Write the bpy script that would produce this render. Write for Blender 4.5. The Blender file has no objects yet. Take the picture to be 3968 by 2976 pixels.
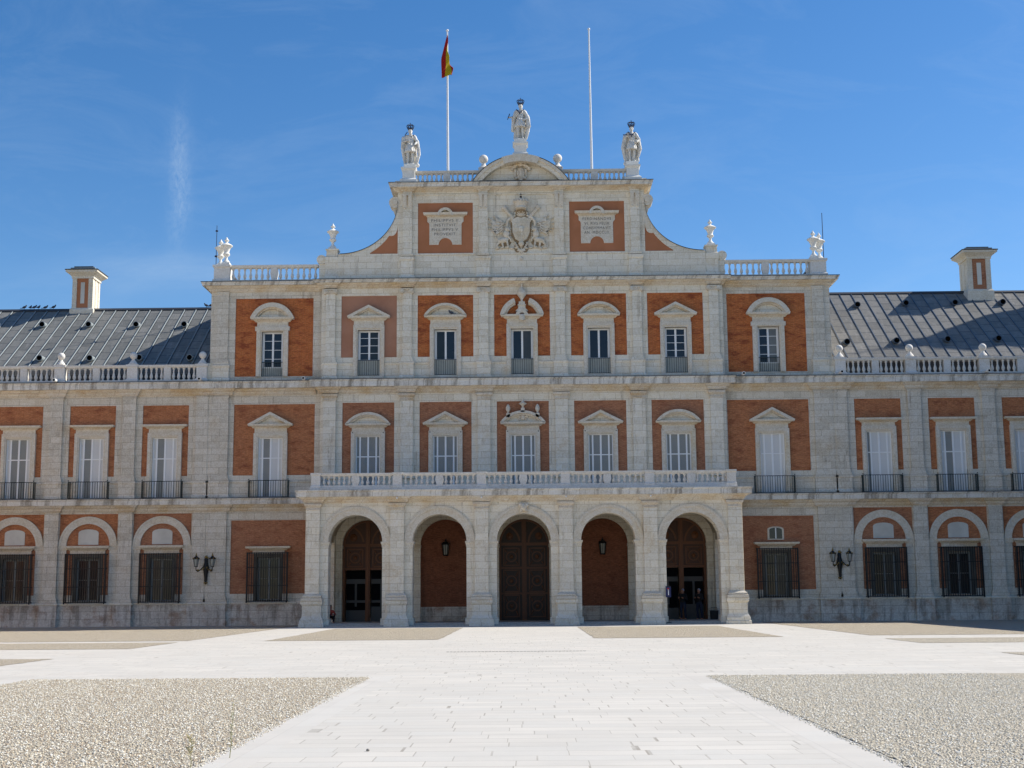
import bpy, math, random
from math import pi, sin, cos, radians, sqrt, atan2
from mathutils import Vector, Matrix
random.seed(7)
sc = bpy.context.scene
col = sc.collection
# ------------------------------------------------------------------ camera
cam_d = bpy.data.cameras.new('camera'); cam = bpy.data.objects.new('camera', cam_d); col.objects.link(cam)
Rr = ((0.9998803, 0.0132753, -0.0079469), (0.0098754, -0.1521830, 0.9883030), (-0.0119106, 0.9882632, 0.1522959))
M4 = Matrix(((Rr[0][0], Rr[1][0], -Rr[2][0], 0.45987), (Rr[0][1], Rr[1][1], -Rr[2][1], -78.0),
             (Rr[0][2], Rr[1][2], -Rr[2][2], 1.6), (0, 0, 0, 1)))
cam.matrix_world = M4
cam_d.sensor_width = 36.0; cam_d.lens = 5300 / 3968 * 36.0
cam_d.clip_start = 0.1; cam_d.clip_end = 3000
sc.camera = cam
# ------------------------------------------------------------------ light
SUN = Vector((1.18, 0.34, 1.0)).normalized()
SUN_EL = math.asin(SUN.z); SUN_AZ = atan2(SUN.x, SUN.y)      # azimuth clockwise from +Y
sd = bpy.data.lights.new('sun', 'SUN'); sd.energy = 5.0; sd.angle = radians(0.5); sd.color = (1.0, 0.95, 0.87)
so = bpy.data.objects.new('sun', sd); col.objects.link(so); so.location = (60, 20, 60)
so.rotation_euler = SUN.to_track_quat('Z', 'Y').to_euler()
world = bpy.data.worlds.new('World'); sc.world = world; world.use_nodes = True
wn, wl = world.node_tree.nodes, world.node_tree.links
wn.clear()
def W(t, **k):
    n = wn.new(t)
    for a, b in k.items(): setattr(n, a, b)
    return n
sky = W('ShaderNodeTexSky', sky_type='NISHITA', sun_disc=False, sun_elevation=SUN_EL, sun_rotation=SUN_AZ,
        altitude=500.0, air_density=1.0, dust_density=0.35, ozone_density=2.2)
bg = W('ShaderNodeBackground'); bg.inputs[1].default_value = 0.10
wo = W('ShaderNodeOutputWorld')
tc = W('ShaderNodeTexCoord'); sep = W('ShaderNodeSeparateXYZ'); wl.new(tc.outputs['Generated'], sep.inputs[0])
def wm(op, a, b=None, c=None):
    n = W('ShaderNodeMath', operation=op)
    for i, v in enumerate((a, b, c)):
        if v is None: continue
        if isinstance(v, (int, float)): n.inputs[i].default_value = v
        else: wl.new(v, n.inputs[i])
    return n.outputs[0]
az = wm('DIVIDE', sep.outputs[0], wm('MAXIMUM', sep.outputs[1], 0.02))     # thin clouds drawn in sky directions
el = wm('DIVIDE', sep.outputs[2], wm('MAXIMUM', sep.outputs[1], 0.02))
cmb = W('ShaderNodeCombineXYZ'); wl.new(az, cmb.inputs[0]); wl.new(el, cmb.inputs[1])
front = wm('GREATER_THAN', sep.outputs[1], 0.05)
def wnoise(scale, det, sx, sy, rough=0.6, dist=0.0):
    mp = W('ShaderNodeMapping'); mp.inputs['Scale'].default_value = (sx, sy, 1); wl.new(cmb.outputs[0], mp.inputs[0])
    n = W('ShaderNodeTexNoise'); n.inputs['Scale'].default_value = scale; n.inputs['Detail'].default_value = det
    n.inputs['Roughness'].default_value = rough; n.inputs['Distortion'].default_value = dist
    wl.new(mp.outputs[0], n.inputs['Vector']); return n.outputs[0]
def gauss(v, c, s):
    d = wm('DIVIDE', wm('SUBTRACT', v, c), s)
    return wm('POWER', 2.718, wm('MULTIPLY', wm('MULTIPLY', d, d), -1.0))
SKYC = dict(az=-0.2643, e0=0.314, es=0.046)
wob = wm('MULTIPLY', wm('SUBTRACT', wnoise(14, 3, 1, 1), 0.5), 0.014)
st = wm('MULTIPLY', gauss(wm('ADD', az, wob), SKYC['az'], 0.0074), gauss(el, SKYC['e0'], SKYC['es']))
st = wm('MULTIPLY', st, wm('ADD', wm('MULTIPLY', wnoise(170, 6, 1.6, 0.8, 0.75, 0.5), 2.2), -0.6))
ci = wm('MULTIPLY', wm('SUBTRACT', wnoise(6, 8, 1, 3.0, 0.66, 0.9), 0.47), 0.30)
ci = wm('MAXIMUM', ci, 0.0)
low = wm('MULTIPLY', wm('MULTIPLY', gauss(el, 0.242, 0.014), gauss(az, -0.25, 0.09)), wm('MULTIPLY', wnoise(14, 6, 1, 5, 0.7), 0.34))
cl = wm('MULTIPLY', wm('MINIMUM', wm('ADD', wm('ADD', wm('MULTIPLY', st, 0.33), ci), low), 0.8), front)
mix = W('ShaderNodeMixRGB'); mix.inputs[2].default_value = (4.6, 5.6, 6.6, 1)
wl.new(cl, mix.inputs[0])
hs = W('ShaderNodeHueSaturation'); hs.inputs['Saturation'].default_value = 1.32; hs.inputs['Value'].default_value = 1.03
wl.new(sky.outputs[0], hs.inputs['Color'])
tint = W('ShaderNodeMixRGB', blend_type='MULTIPLY'); tint.inputs[0].default_value = 1.0; tint.inputs[2].default_value = (1.04, 0.985, 1.03, 1)
wl.new(hs.outputs[0], tint.inputs[1]); wl.new(tint.outputs[0], mix.inputs[1]); wl.new(mix.outputs[0], bg.inputs[0]); wl.new(bg.outputs[0], wo.inputs[0])
sc.view_settings.view_transform = 'Standard'; sc.view_settings.look = 'None'
sc.view_settings.exposure = 0.47; sc.view_settings.gamma = 1.0
try: sc.view_settings.use_curve_mapping = False
except Exception: pass
sc.cycles.max_bounces = 6; sc.cycles.diffuse_bounces = 4
sc.cycles.use_denoising = True

# ------------------------------------------------------------------ materials
def mk(name):
    m = bpy.data.materials.new(name); m.use_nodes = True
    nt = m.node_tree; nt.nodes.clear()
    return m, nt
class NT:
    def __init__(s, name, rough=0.8, spec=0.3, metal=0.0):
        s.m, s.t = mk(name); s.n = s.t.nodes; s.l = s.t.links
        s.p = s.n.new('ShaderNodeBsdfPrincipled'); o = s.n.new('ShaderNodeOutputMaterial'); s.l.new(s.p.outputs[0], o.inputs[0])
        s.p.inputs['Roughness'].default_value = rough; s.p.inputs['Metallic'].default_value = metal
        s.p.inputs['Specular IOR Level'].default_value = spec
        tcn = s.n.new('ShaderNodeTexCoord'); s.obj = tcn.outputs['Object']
        sp = s.n.new('ShaderNodeSeparateXYZ'); s.l.new(s.obj, sp.inputs[0]); s.x, s.y, s.z = sp.outputs
    def put(s, sock, v):
        if isinstance(v, (int, float)): sock.default_value = v
        elif isinstance(v, tuple): sock.default_value = v if len(v) == 4 else (*v, 1) if sock.type == 'RGBA' else v
        else: s.l.new(v, sock)
    def math(s, op, a, b=0.0, c=None, clamp=False):
        n = s.n.new('ShaderNodeMath'); n.operation = op; n.use_clamp = clamp
        s.put(n.inputs[0], a); s.put(n.inputs[1], b)
        if c is not None: s.put(n.inputs[2], c)
        return n.outputs[0]
    def comb(s, a, b, c=0.0):
        n = s.n.new('ShaderNodeCombineXYZ')
        for i, v in enumerate((a, b, c)): s.put(n.inputs[i], v)
        return n.outputs[0]
    def noise(s, vec, scale, det=3, rough=0.55, sc3=None, dist=0.0):
        if sc3:
            mp = s.n.new('ShaderNodeMapping'); mp.inputs['Scale'].default_value = sc3; s.l.new(vec, mp.inputs[0]); vec = mp.outputs[0]
        n = s.n.new('ShaderNodeTexNoise'); s.l.new(vec, n.inputs['Vector'])
        n.inputs['Scale'].default_value = scale; n.inputs['Detail'].default_value = det
        n.inputs['Roughness'].default_value = rough; n.inputs['Distortion'].default_value = dist
        return n.outputs[0]
    def ramp(s, v, lo, hi):
        n = s.n.new('ShaderNodeMapRange'); s.put(n.inputs[0], v)
        n.inputs[1].default_value = lo; n.inputs[2].default_value = hi; n.interpolation_type = 'SMOOTHSTEP'
        return n.outputs[0]
    def mix(s, f, a, b, mode='MIX'):
        n = s.n.new('ShaderNodeMixRGB'); n.blend_type = mode
        s.put(n.inputs[0], f); s.put(n.inputs[1], a); s.put(n.inputs[2], b); return n.outputs[0]
    def brick(s, vec, w, h, mortar, c1, c2, cm, offset=0.5, bias=0.0, smooth=0.3):
        n = s.n.new('ShaderNodeTexBrick'); s.l.new(vec, n.inputs['Vector'])
        n.inputs['Scale'].default_value = 1; n.inputs['Brick Width'].default_value = w; n.inputs['Row Height'].default_value = h
        n.inputs['Mortar Size'].default_value = mortar; n.inputs['Mortar Smooth'].default_value = smooth
        n.inputs['Bias'].default_value = bias; n.offset = offset
        s.put(n.inputs['Color1'], c1); s.put(n.inputs['Color2'], c2); s.put(n.inputs['Mortar'], cm)
        return n.outputs['Color'], n.outputs['Fac']
    def col(s, v): s.put(s.p.inputs['Base Color'], v); return s
    def bump(s, h, strength=0.3, dist=0.02):
        b = s.n.new('ShaderNodeBump'); b.inputs['Strength'].default_value = strength; b.inputs['Distance'].default_value = dist
        s.put(b.inputs['Height'], h); s.l.new(b.outputs[0], s.p.inputs['Normal']); return s

def stone_mat(name, base, c2, joint, stain, amt=0.5, dirt=(0.2, 0.16, 0.12), dirt_amt=0.35, w=0.92, h=0.372, blocks=True, lo=0.52, dlo=0.6, ns=0.55):
    t = NT(name, 0.85, 0.25)
    u = t.math('ADD', t.x, t.math('MULTIPLY', t.y, 1.0))
    vec = t.comb(u, t.z)
    wob = t.math('MULTIPLY', t.math('SUBTRACT', t.noise(t.obj, 0.35, 2), 0.5), 0.5)
    if blocks:
        vec2 = t.comb(t.math('ADD', u, wob), t.z)
        c, f = t.brick(vec2, w, h, 0.011, base, c2, joint, 0.5, -0.1, 0.7)
        od, _f = t.brick(vec2, w, h, 0.0, (0, 0, 0), (1, 1, 1), (0, 0, 0), 0.5, -0.55)
        c = t.mix(t.math('MULTIPLY', od, 0.55), c, tuple(v * q for v, q in zip(c2, (0.84, 0.80, 0.72))))
    else:
        c = t.mix(t.noise(t.obj, 1.3, 3), base, c2); f = None
    n1 = t.noise(t.obj, ns, 5, 0.62)
    c = t.mix(t.math('MULTIPLY', t.ramp(n1, lo, lo + 0.22), amt), c, stain)
    # rain streaks running down
    n2 = t.noise(vec, 1.0, 4, 0.6, (2.6, 0.35, 1))
    c = t.mix(t.math('MULTIPLY', t.ramp(n2, dlo, dlo + 0.2), dirt_amt), c, dirt)
    n3 = t.noise(t.obj, 6.0, 4, 0.7)
    c = t.mix(t.math('MULTIPLY', t.ramp(n3, 0.6, 0.8), 0.35), c, dirt)
    n4 = t.noise(t.obj, 14.0, 3, 0.6)
    c = t.mix(0.42, c, t.mix(t.ramp(n4, 0.3, 0.7), (0.3, 0.3, 0.3), (0.72, 0.72, 0.72)), 'OVERLAY')
    n5 = t.noise(vec, 2.2, 5, 0.7, (1.0, 1.6, 1))
    c = t.mix(0.26, c, t.mix(t.ramp(n5, 0.32, 0.68), (0.33, 0.31, 0.28), (0.66, 0.66, 0.66)), 'OVERLAY')
    t.col(c).bump(t.noise(t.obj, 9, 4), 0.35, 0.03)
    return t.m
STONE = stone_mat('limestone blocks', (0.80, 0.735, 0.605), (0.71, 0.655, 0.545), (0.42, 0.34, 0.22), (0.64, 0.51, 0.34), 0.6, (0.27, 0.215, 0.15), 0.55, dlo=0.57)
STONE_W = stone_mat('limestone of the windows', (0.70, 0.63, 0.51), (0.63, 0.57, 0.47), (0.4, 0.36, 0.3), (0.66, 0.53, 0.33), 0.6, (0.36, 0.28, 0.18), 0.3, blocks=False)
OCHRE = stone_mat('ochre stained mouldings', (0.69, 0.61, 0.49), (0.62, 0.55, 0.45), (0.36, 0.28, 0.2), (0.56, 0.41, 0.23), 0.75, w=1.1, h=3.0, lo=0.45, dirt_amt=0.35)
FASCIA = stone_mat('cornice blocks', (0.74, 0.70, 0.62), (0.64, 0.60, 0.53), (0.28, 0.23, 0.17), (0.55, 0.46, 0.32), 0.5, (0.20, 0.165, 0.12), 0.7, w=0.85, h=5.0, dlo=0.47)
STONE_G = stone_mat('greyer limestone blocks', (0.68, 0.62, 0.515), (0.59, 0.54, 0.45), (0.31, 0.25, 0.17), (0.52, 0.41, 0.27), 0.6, (0.22, 0.17, 0.12), 0.6, dlo=0.57)
PLINTH = stone_mat('weathered plinth blocks', (0.64, 0.59, 0.51), (0.54, 0.495, 0.425), (0.20, 0.16, 0.12), (0.36, 0.23, 0.15), 0.8, dirt=(0.16, 0.13, 0.10), dirt_amt=0.6, h=0.42, w=1.0, lo=0.46, dlo=0.47, ns=1.15)
WHITE_ST = stone_mat('white marble', (0.80, 0.78, 0.72), (0.74, 0.72, 0.66), (0.4, 0.38, 0.35), (0.55, 0.5, 0.4), 0.35, dirt_amt=0.12, blocks=False)
PARAPET = stone_mat('balustrade stone', (0.72, 0.69, 0.63), (0.64, 0.61, 0.56), (0.3, 0.27, 0.22), (0.58, 0.50, 0.37), 0.45, (0.3, 0.26, 0.2), 0.35, blocks=False)

def statue_mat():
    t = NT('weathered marble', 0.8, 0.25)
    vec = t.comb(t.math('MULTIPLY', t.x, 1), t.z)
    n = t.noise(t.obj, 2.6, 5, 0.65); c = t.mix(t.ramp(n, 0.35, 0.7), (0.80, 0.78, 0.72), (0.66, 0.62, 0.55))
    f = t.noise(t.obj, 3.2, 3, 0.55, (3.2, 3.2, 0.8), 0.8); c = t.mix(t.math('MULTIPLY', t.ramp(f, 0.52, 0.66), 0.5), c, (0.42, 0.37, 0.29))
    t.col(c).bump(f, 1.0, 0.12); return t.m
STATUE = statue_mat()
def brick_mat(name, c1, c2, cm, dark, amt, light=(0.5, 0.2, 0.1)):
    t = NT(name, 0.9, 0.15)
    vec = t.comb(t.math('ADD', t.x, t.y), t.z)
    c, f = t.brick(vec, 0.27, 0.068, 0.009, c1, c2, cm, 0.5, 0.0, 0.2)
    n = t.noise(vec, 1.1, 5, 0.65, (1.0, 2.4, 1))
    c = t.mix(t.math('MULTIPLY', t.ramp(n, 0.47, 0.68), amt), c, dark)
    n2 = t.noise(vec, 2.3, 4, 0.7, (1.0, 5.0, 1))
    c = t.mix(t.math('MULTIPLY', t.ramp(n2, 0.56, 0.72), 0.4), c, light)
    n3 = t.noise(vec, 5.0, 3, 0.6, (1.0, 5.0, 1))
    c = t.mix(0.55, c, t.mix(t.ramp(n3, 0.3, 0.7), (0.25, 0.25, 0.25), (0.72, 0.72, 0.72)), 'OVERLAY')
    n6 = t.noise(vec, 11.0, 3, 0.7, (1.0, 3.0, 1)); c = t.mix(0.4, c, t.mix(t.ramp(n6, 0.35, 0.65), (0.3, 0.3, 0.3), (0.7, 0.7, 0.7)), 'OVERLAY')
    t.col(c).bump(f, 0.2, 0.01); return t.m
BRICK = brick_mat('orange brick', (0.52, 0.160, 0.044), (0.44, 0.118, 0.034), (0.46, 0.20, 0.10), (0.22, 0.052, 0.026), 0.85, (0.56, 0.21, 0.08))
BRICK2 = brick_mat('brown red brick', (0.42, 0.185, 0.095), (0.36, 0.148, 0.075), (0.39, 0.21, 0.13), (0.24, 0.088, 0.05), 0.65, (0.40, 0.20, 0.12))
BRICK_M = brick_mat('brown orange brick', (0.47, 0.185, 0.076), (0.40, 0.145, 0.058), (0.44, 0.215, 0.125), (0.22, 0.07, 0.038), 0.7, (0.44, 0.21, 0.11))
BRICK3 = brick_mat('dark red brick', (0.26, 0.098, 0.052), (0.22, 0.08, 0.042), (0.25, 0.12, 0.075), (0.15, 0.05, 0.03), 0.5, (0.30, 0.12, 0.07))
def stucco(name, c, d):
    t = NT(name, 0.9, 0.15)
    n = t.noise(t.obj, 0.8, 5, 0.6)
    cc = t.mix(t.ramp(n, 0.35, 0.7), c, d)
    t.col(cc).bump(t.noise(t.obj, 30, 3), 0.15, 0.01); return t.m
STUCCO = stucco('orange render', (0.45, 0.19, 0.098), (0.40, 0.165, 0.08))
STUCCO_P = stucco('pink render', (0.44, 0.225, 0.145), (0.38, 0.185, 0.115))
PLASTER = stucco('white plaster', (0.66, 0.63, 0.55), (0.54, 0.51, 0.44))
STONE_D = stucco('dark stone in the window recess', (0.17, 0.155, 0.125), (0.11, 0.10, 0.08))  # darker tone for the surrounds behind the ground floor grilles
CEIL = stucco('vault plaster', (0.55, 0.48, 0.36), (0.48, 0.41, 0.30))

def plain(name, c, rough=0.6, metal=0.0, spec=0.4, var=0.15, scale=3.0):
    t = NT(name, rough, spec, metal)
    n = t.noise(t.obj, scale, 3)
    a = tuple(max(0, v * (1 - var)) for v in c); b = tuple(min(1, v * (1 + var)) for v in c)
    t.col(t.mix(n, a, b)); return t.m
IRON = plain('dark green iron', (0.018, 0.028, 0.024), 0.5, 0.0)
BLACK = plain('black iron', (0.010, 0.010, 0.010), 0.5)
GOLD = plain('dull gilding', (0.30, 0.20, 0.05), 0.45, 0.4)
CROWN = plain('blue black metal', (0.012, 0.018, 0.05), 0.45)
GREYP = plain('greenish grey boards', (0.50, 0.52, 0.47), 0.6, var=0.15, scale=6)
GREYW2 = plain('grey vestibule boards', (0.10, 0.10, 0.095), 0.7)
WHITE = plain('white painted wood', (0.84, 0.84, 0.82), 0.5, var=0.06)
GREYW = plain('grey painted wood', (0.27, 0.28, 0.26), 0.6, var=0.1)
POLE = plain('white flagpole paint', (0.75, 0.76, 0.76), 0.35, var=0.04)
LEADE = plain('dark lead flashing', (0.045, 0.048, 0.055), 0.6)
GLASS = plain('dark window glass', (0.012, 0.014, 0.020), 0.06, spec=0.5, var=0.3)
GLASS_B = plain('window glass with blind', (0.05, 0.052, 0.05), 0.12, var=0.5, scale=1.2)
GLASS_D = plain('window glass with dim room', (0.022, 0.024, 0.024), 0.08, var=0.6, scale=1.5)
GLASS_C = plain('glass with curtain behind', (0.16, 0.16, 0.145), 0.15, spec=0.5, var=0.25, scale=2)
LAMPG = plain('frosted lantern glass', (0.30, 0.31, 0.27), 0.3)
VOID = plain('unlit interior', (0.008, 0.008, 0.009), 0.9, spec=0.1)
def wood_mat(name, a, b):
    t = NT(name, 0.5, 0.4)
    n = t.noise(t.obj, 3.0, 4, 0.6, (6, 6, 0.6)); n2 = t.noise(t.obj, 12, 3)
    c = t.mix(n, a, b); c = t.mix(t.math('MULTIPLY', n2, 0.4), c, tuple(v * 0.4 for v in a))
    t.col(c).bump(n2, 0.4, 0.02); return t.m
WOOD = wood_mat('carved walnut', (0.15, 0.052, 0.015), (0.215, 0.078, 0.024))
WOOD_D = wood_mat('dark oak', (0.13, 0.050, 0.019), (0.17, 0.068, 0.027))
WOOD_SHADE = wood_mat('walnut panels in painted shade', (0.07, 0.026, 0.010), (0.105, 0.04, 0.015))  # panels darkened in colour to paint shade behind the carved ribs
WOOD_D_SHADE = wood_mat('oak panels in painted shade', (0.028, 0.015, 0.009), (0.042, 0.022, 0.012))  # the same painted shade for the middle door's panels
def lead_mat(name, c1, c2, x0):
    t = NT(name, 0.6, 0.15)
    # sheets 0.74 wide with welts every 0.9 m up the slope, staggered
    vec = t.comb(t.math('MULTIPLY', t.y, 1.22), t.math('SUBTRACT', t.x, x0))
    c, f = t.brick(vec, 0.98, 0.742, 0.03, c1, c2, (0.045, 0.05, 0.055), 0.5, 0.0, 0.3)
    n = t.noise(t.obj, 2.0, 5, 0.65, (3, 0.7, 0.7))
    c = t.mix(t.math('MULTIPLY', t.ramp(n, 0.5, 0.75), 0.45), c, (0.33, 0.32, 0.31))
    n2 = t.noise(t.obj, 5.0, 4, 0.65)
    c = t.mix(t.math('MULTIPLY', t.ramp(n2, 0.45, 0.7), 0.4), c, (0.09, 0.10, 0.105))
    t.col(c).bump(t.noise(t.obj, 4, 4), 0.25, 0.03); return t.m
LEAD_L = lead_mat('grey lead sheets', (0.15, 0.15, 0.138), (0.22, 0.215, 0.195), -26.74)
LEAD_R = lead_mat('grey slate sheets', (0.165, 0.158, 0.142), (0.225, 0.215, 0.195), 21.2)
ROLL = plain('lead rolls', (0.26, 0.29, 0.29), 0.4, var=0.1)
ROLL_D = plain('dark lead rolls', (0.06, 0.085, 0.12), 0.4, var=0.1)
RIDGE_SHADE = plain('ridge lead in painted shade', (0.035, 0.038, 0.045), 0.6)  # ridge cap coloured dark to paint the shaded band along the ridge
# shutters : louvres as narrow horizontal slats
def louvre(name, a, b, period=0.052):
    t = NT(name, 0.55, 0.3)
    w = t.math('FRACT', t.math('DIVIDE', t.z, period))
    f = t.ramp(t.math('ABSOLUTE', t.math('SUBTRACT', w, 0.5)), 0.1, 0.4)
    t.col(t.mix(f, a, b)).bump(f, 0.5, 0.02); return t.m
LOUV = louvre('open louvres', (0.48, 0.49, 0.46), (0.07, 0.075, 0.07))
LOUV_L = louvre('closed louvres', (0.80, 0.79, 0.76), (0.60, 0.60, 0.57))
# flag
t = NT('flag cloth', 0.8, 0.1)
w = t.math('ABSOLUTE', t.math('SUBTRACT', t.math('ADD', t.math('MULTIPLY', t.z, 1.0), t.math('MULTIPLY', t.x, 1.35)), 0.0))
FLAG_T = t
# paving
def paving(name, swap, c1, c2, cm, wd, hd, off=0.42):
    t = NT(name, 0.8, 0.25)
    row = t.math('FLOOR', t.math('DIVIDE', t.y, hd))
    wob = t.math('MULTIPLY', t.math('SUBTRACT', t.noise(t.comb(t.x, t.math('MULTIPLY', row, 3.71)), 1.25, 2), 0.5), 1.15)
    rnd = t.n.new('ShaderNodeTexWhiteNoise'); rnd.noise_dimensions = '1D'; t.l.new(row, rnd.inputs['W'])
    ux = t.math('ADD', t.x, t.math('MULTIPLY', rnd.outputs['Value'], 3.0))
    vec = t.comb(t.math('ADD', ux, wob), t.math('ADD', t.y, 0.0)) if not swap else t.comb(t.y, t.x)
    c, f = t.brick(vec, wd, hd, 0.009, c1, c2, cm, off, -0.15, 0.3)
    c2_, f2 = t.brick(vec, wd * 1.0, hd, 0.0, (0, 0, 0), (1, 1, 1), (0, 0, 0), off, -0.55)
    gap = t.noise(t.obj, 2.2, 4, 0.7)
    soft = t.mix(t.ramp(gap, 0.30, 0.55), t.mix(0.3, c, c1), c)
    c = soft
    c = t.mix(t.math('MULTIPLY', t.ramp(t.noise(t.obj, 0.6, 5, 0.6, (0.6, 1.6, 1)), 0.42, 0.72), 0.5), c, (0.45, 0.43, 0.385))
    c = t.mix(t.math('MULTIPLY', t.ramp(t.noise(t.obj, 0.17, 5, 0.65), 0.45, 0.7), 0.4), c, (0.49, 0.46, 0.405))
    c = t.mix(t.math('MULTIPLY', t.ramp(t.noise(t.obj, 7, 4, 0.7), 0.60, 0.8), 0.4), c, (0.36, 0.35, 0.32))
    c = t.mix(t.math('MULTIPLY', c2_, 0.6), c, (0.72, 0.70, 0.64))
    t.col(c).bump(t.math('ADD', t.math('MULTIPLY', f, 0.0 if swap else -1.0), t.noise(t.obj, 12, 3)), 0.06 if swap else 0.15, 0.01); return t.m
PAVE = paving('pale paving slabs', False, (0.60, 0.565, 0.50), (0.47, 0.445, 0.395), (0.32, 0.29, 0.24), 0.80, 0.42)
PAVE_B = paving('pale border slabs', True, (0.58, 0.545, 0.485), (0.50, 0.475, 0.425), (0.50, 0.47, 0.42), 1.1, 0.50)
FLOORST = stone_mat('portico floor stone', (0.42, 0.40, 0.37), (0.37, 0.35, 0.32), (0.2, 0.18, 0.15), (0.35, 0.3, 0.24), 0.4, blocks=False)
def gravel_mat(name, cols, bias):
    t = NT(name, 0.9, 0.2)
    v = t.n.new('ShaderNodeTexVoronoi'); t.l.new(t.obj, v.inputs['Vector']); v.inputs['Scale'].default_value = 36; v.inputs['Randomness'].default_value = 1
    sp = t.n.new('ShaderNodeSeparateColor'); t.l.new(v.outputs['Color'], sp.inputs[0])
    cr = t.n.new('ShaderNodeValToRGB'); t.l.new(sp.outputs[0], cr.inputs[0]); cr.color_ramp.interpolation = 'CONSTANT'
    els = cr.color_ramp.elements
    els[0].position = 0; els[0].color = (*cols[0], 1); els[1].position = 1.0 / len(cols); els[1].color = (*cols[1], 1)
    for i in range(2, len(cols)):
        e = els.new(i / len(cols)); e.color = (*cols[i], 1)
    c = cr.outputs[0]
    edge = t.ramp(v.outputs['Distance'], 0.42, 0.75)
    c = t.mix(t.math('MULTIPLY', edge, 0.6), c, (0.24, 0.20, 0.15))
    big = t.noise(t.obj, 1.3, 4, 0.6)
    c = t.mix(t.math('MULTIPLY', t.ramp(big, 0.4, 0.7), 0.35), c, bias)
    t.col(c).bump(t.math('MULTIPLY', v.outputs['Distance'], -1.0), 0.9, 0.035); return t.m
G_WARM = gravel_mat('warm gravel', [(0.450, 0.372, 0.246), (0.567, 0.513, 0.391), (0.378, 0.292, 0.204), (0.648, 0.602, 0.510), (0.495, 0.434, 0.340), (0.540, 0.460, 0.340), (0.342, 0.292, 0.230), (0.594, 0.540, 0.442)], (0.495, 0.429, 0.306))
G_GREY = gravel_mat('grey gravel', [(0.482, 0.423, 0.322), (0.597, 0.543, 0.438), (0.404, 0.359, 0.273), (0.674, 0.626, 0.512), (0.520, 0.461, 0.363), (0.578, 0.506, 0.388), (0.347, 0.313, 0.248), (0.636, 0.580, 0.463)], (0.549, 0.497, 0.396))
SOIL = plain('dry sandy ground', (0.42, 0.37, 0.29), 0.95, spec=0.1, scale=0.5)

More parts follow.
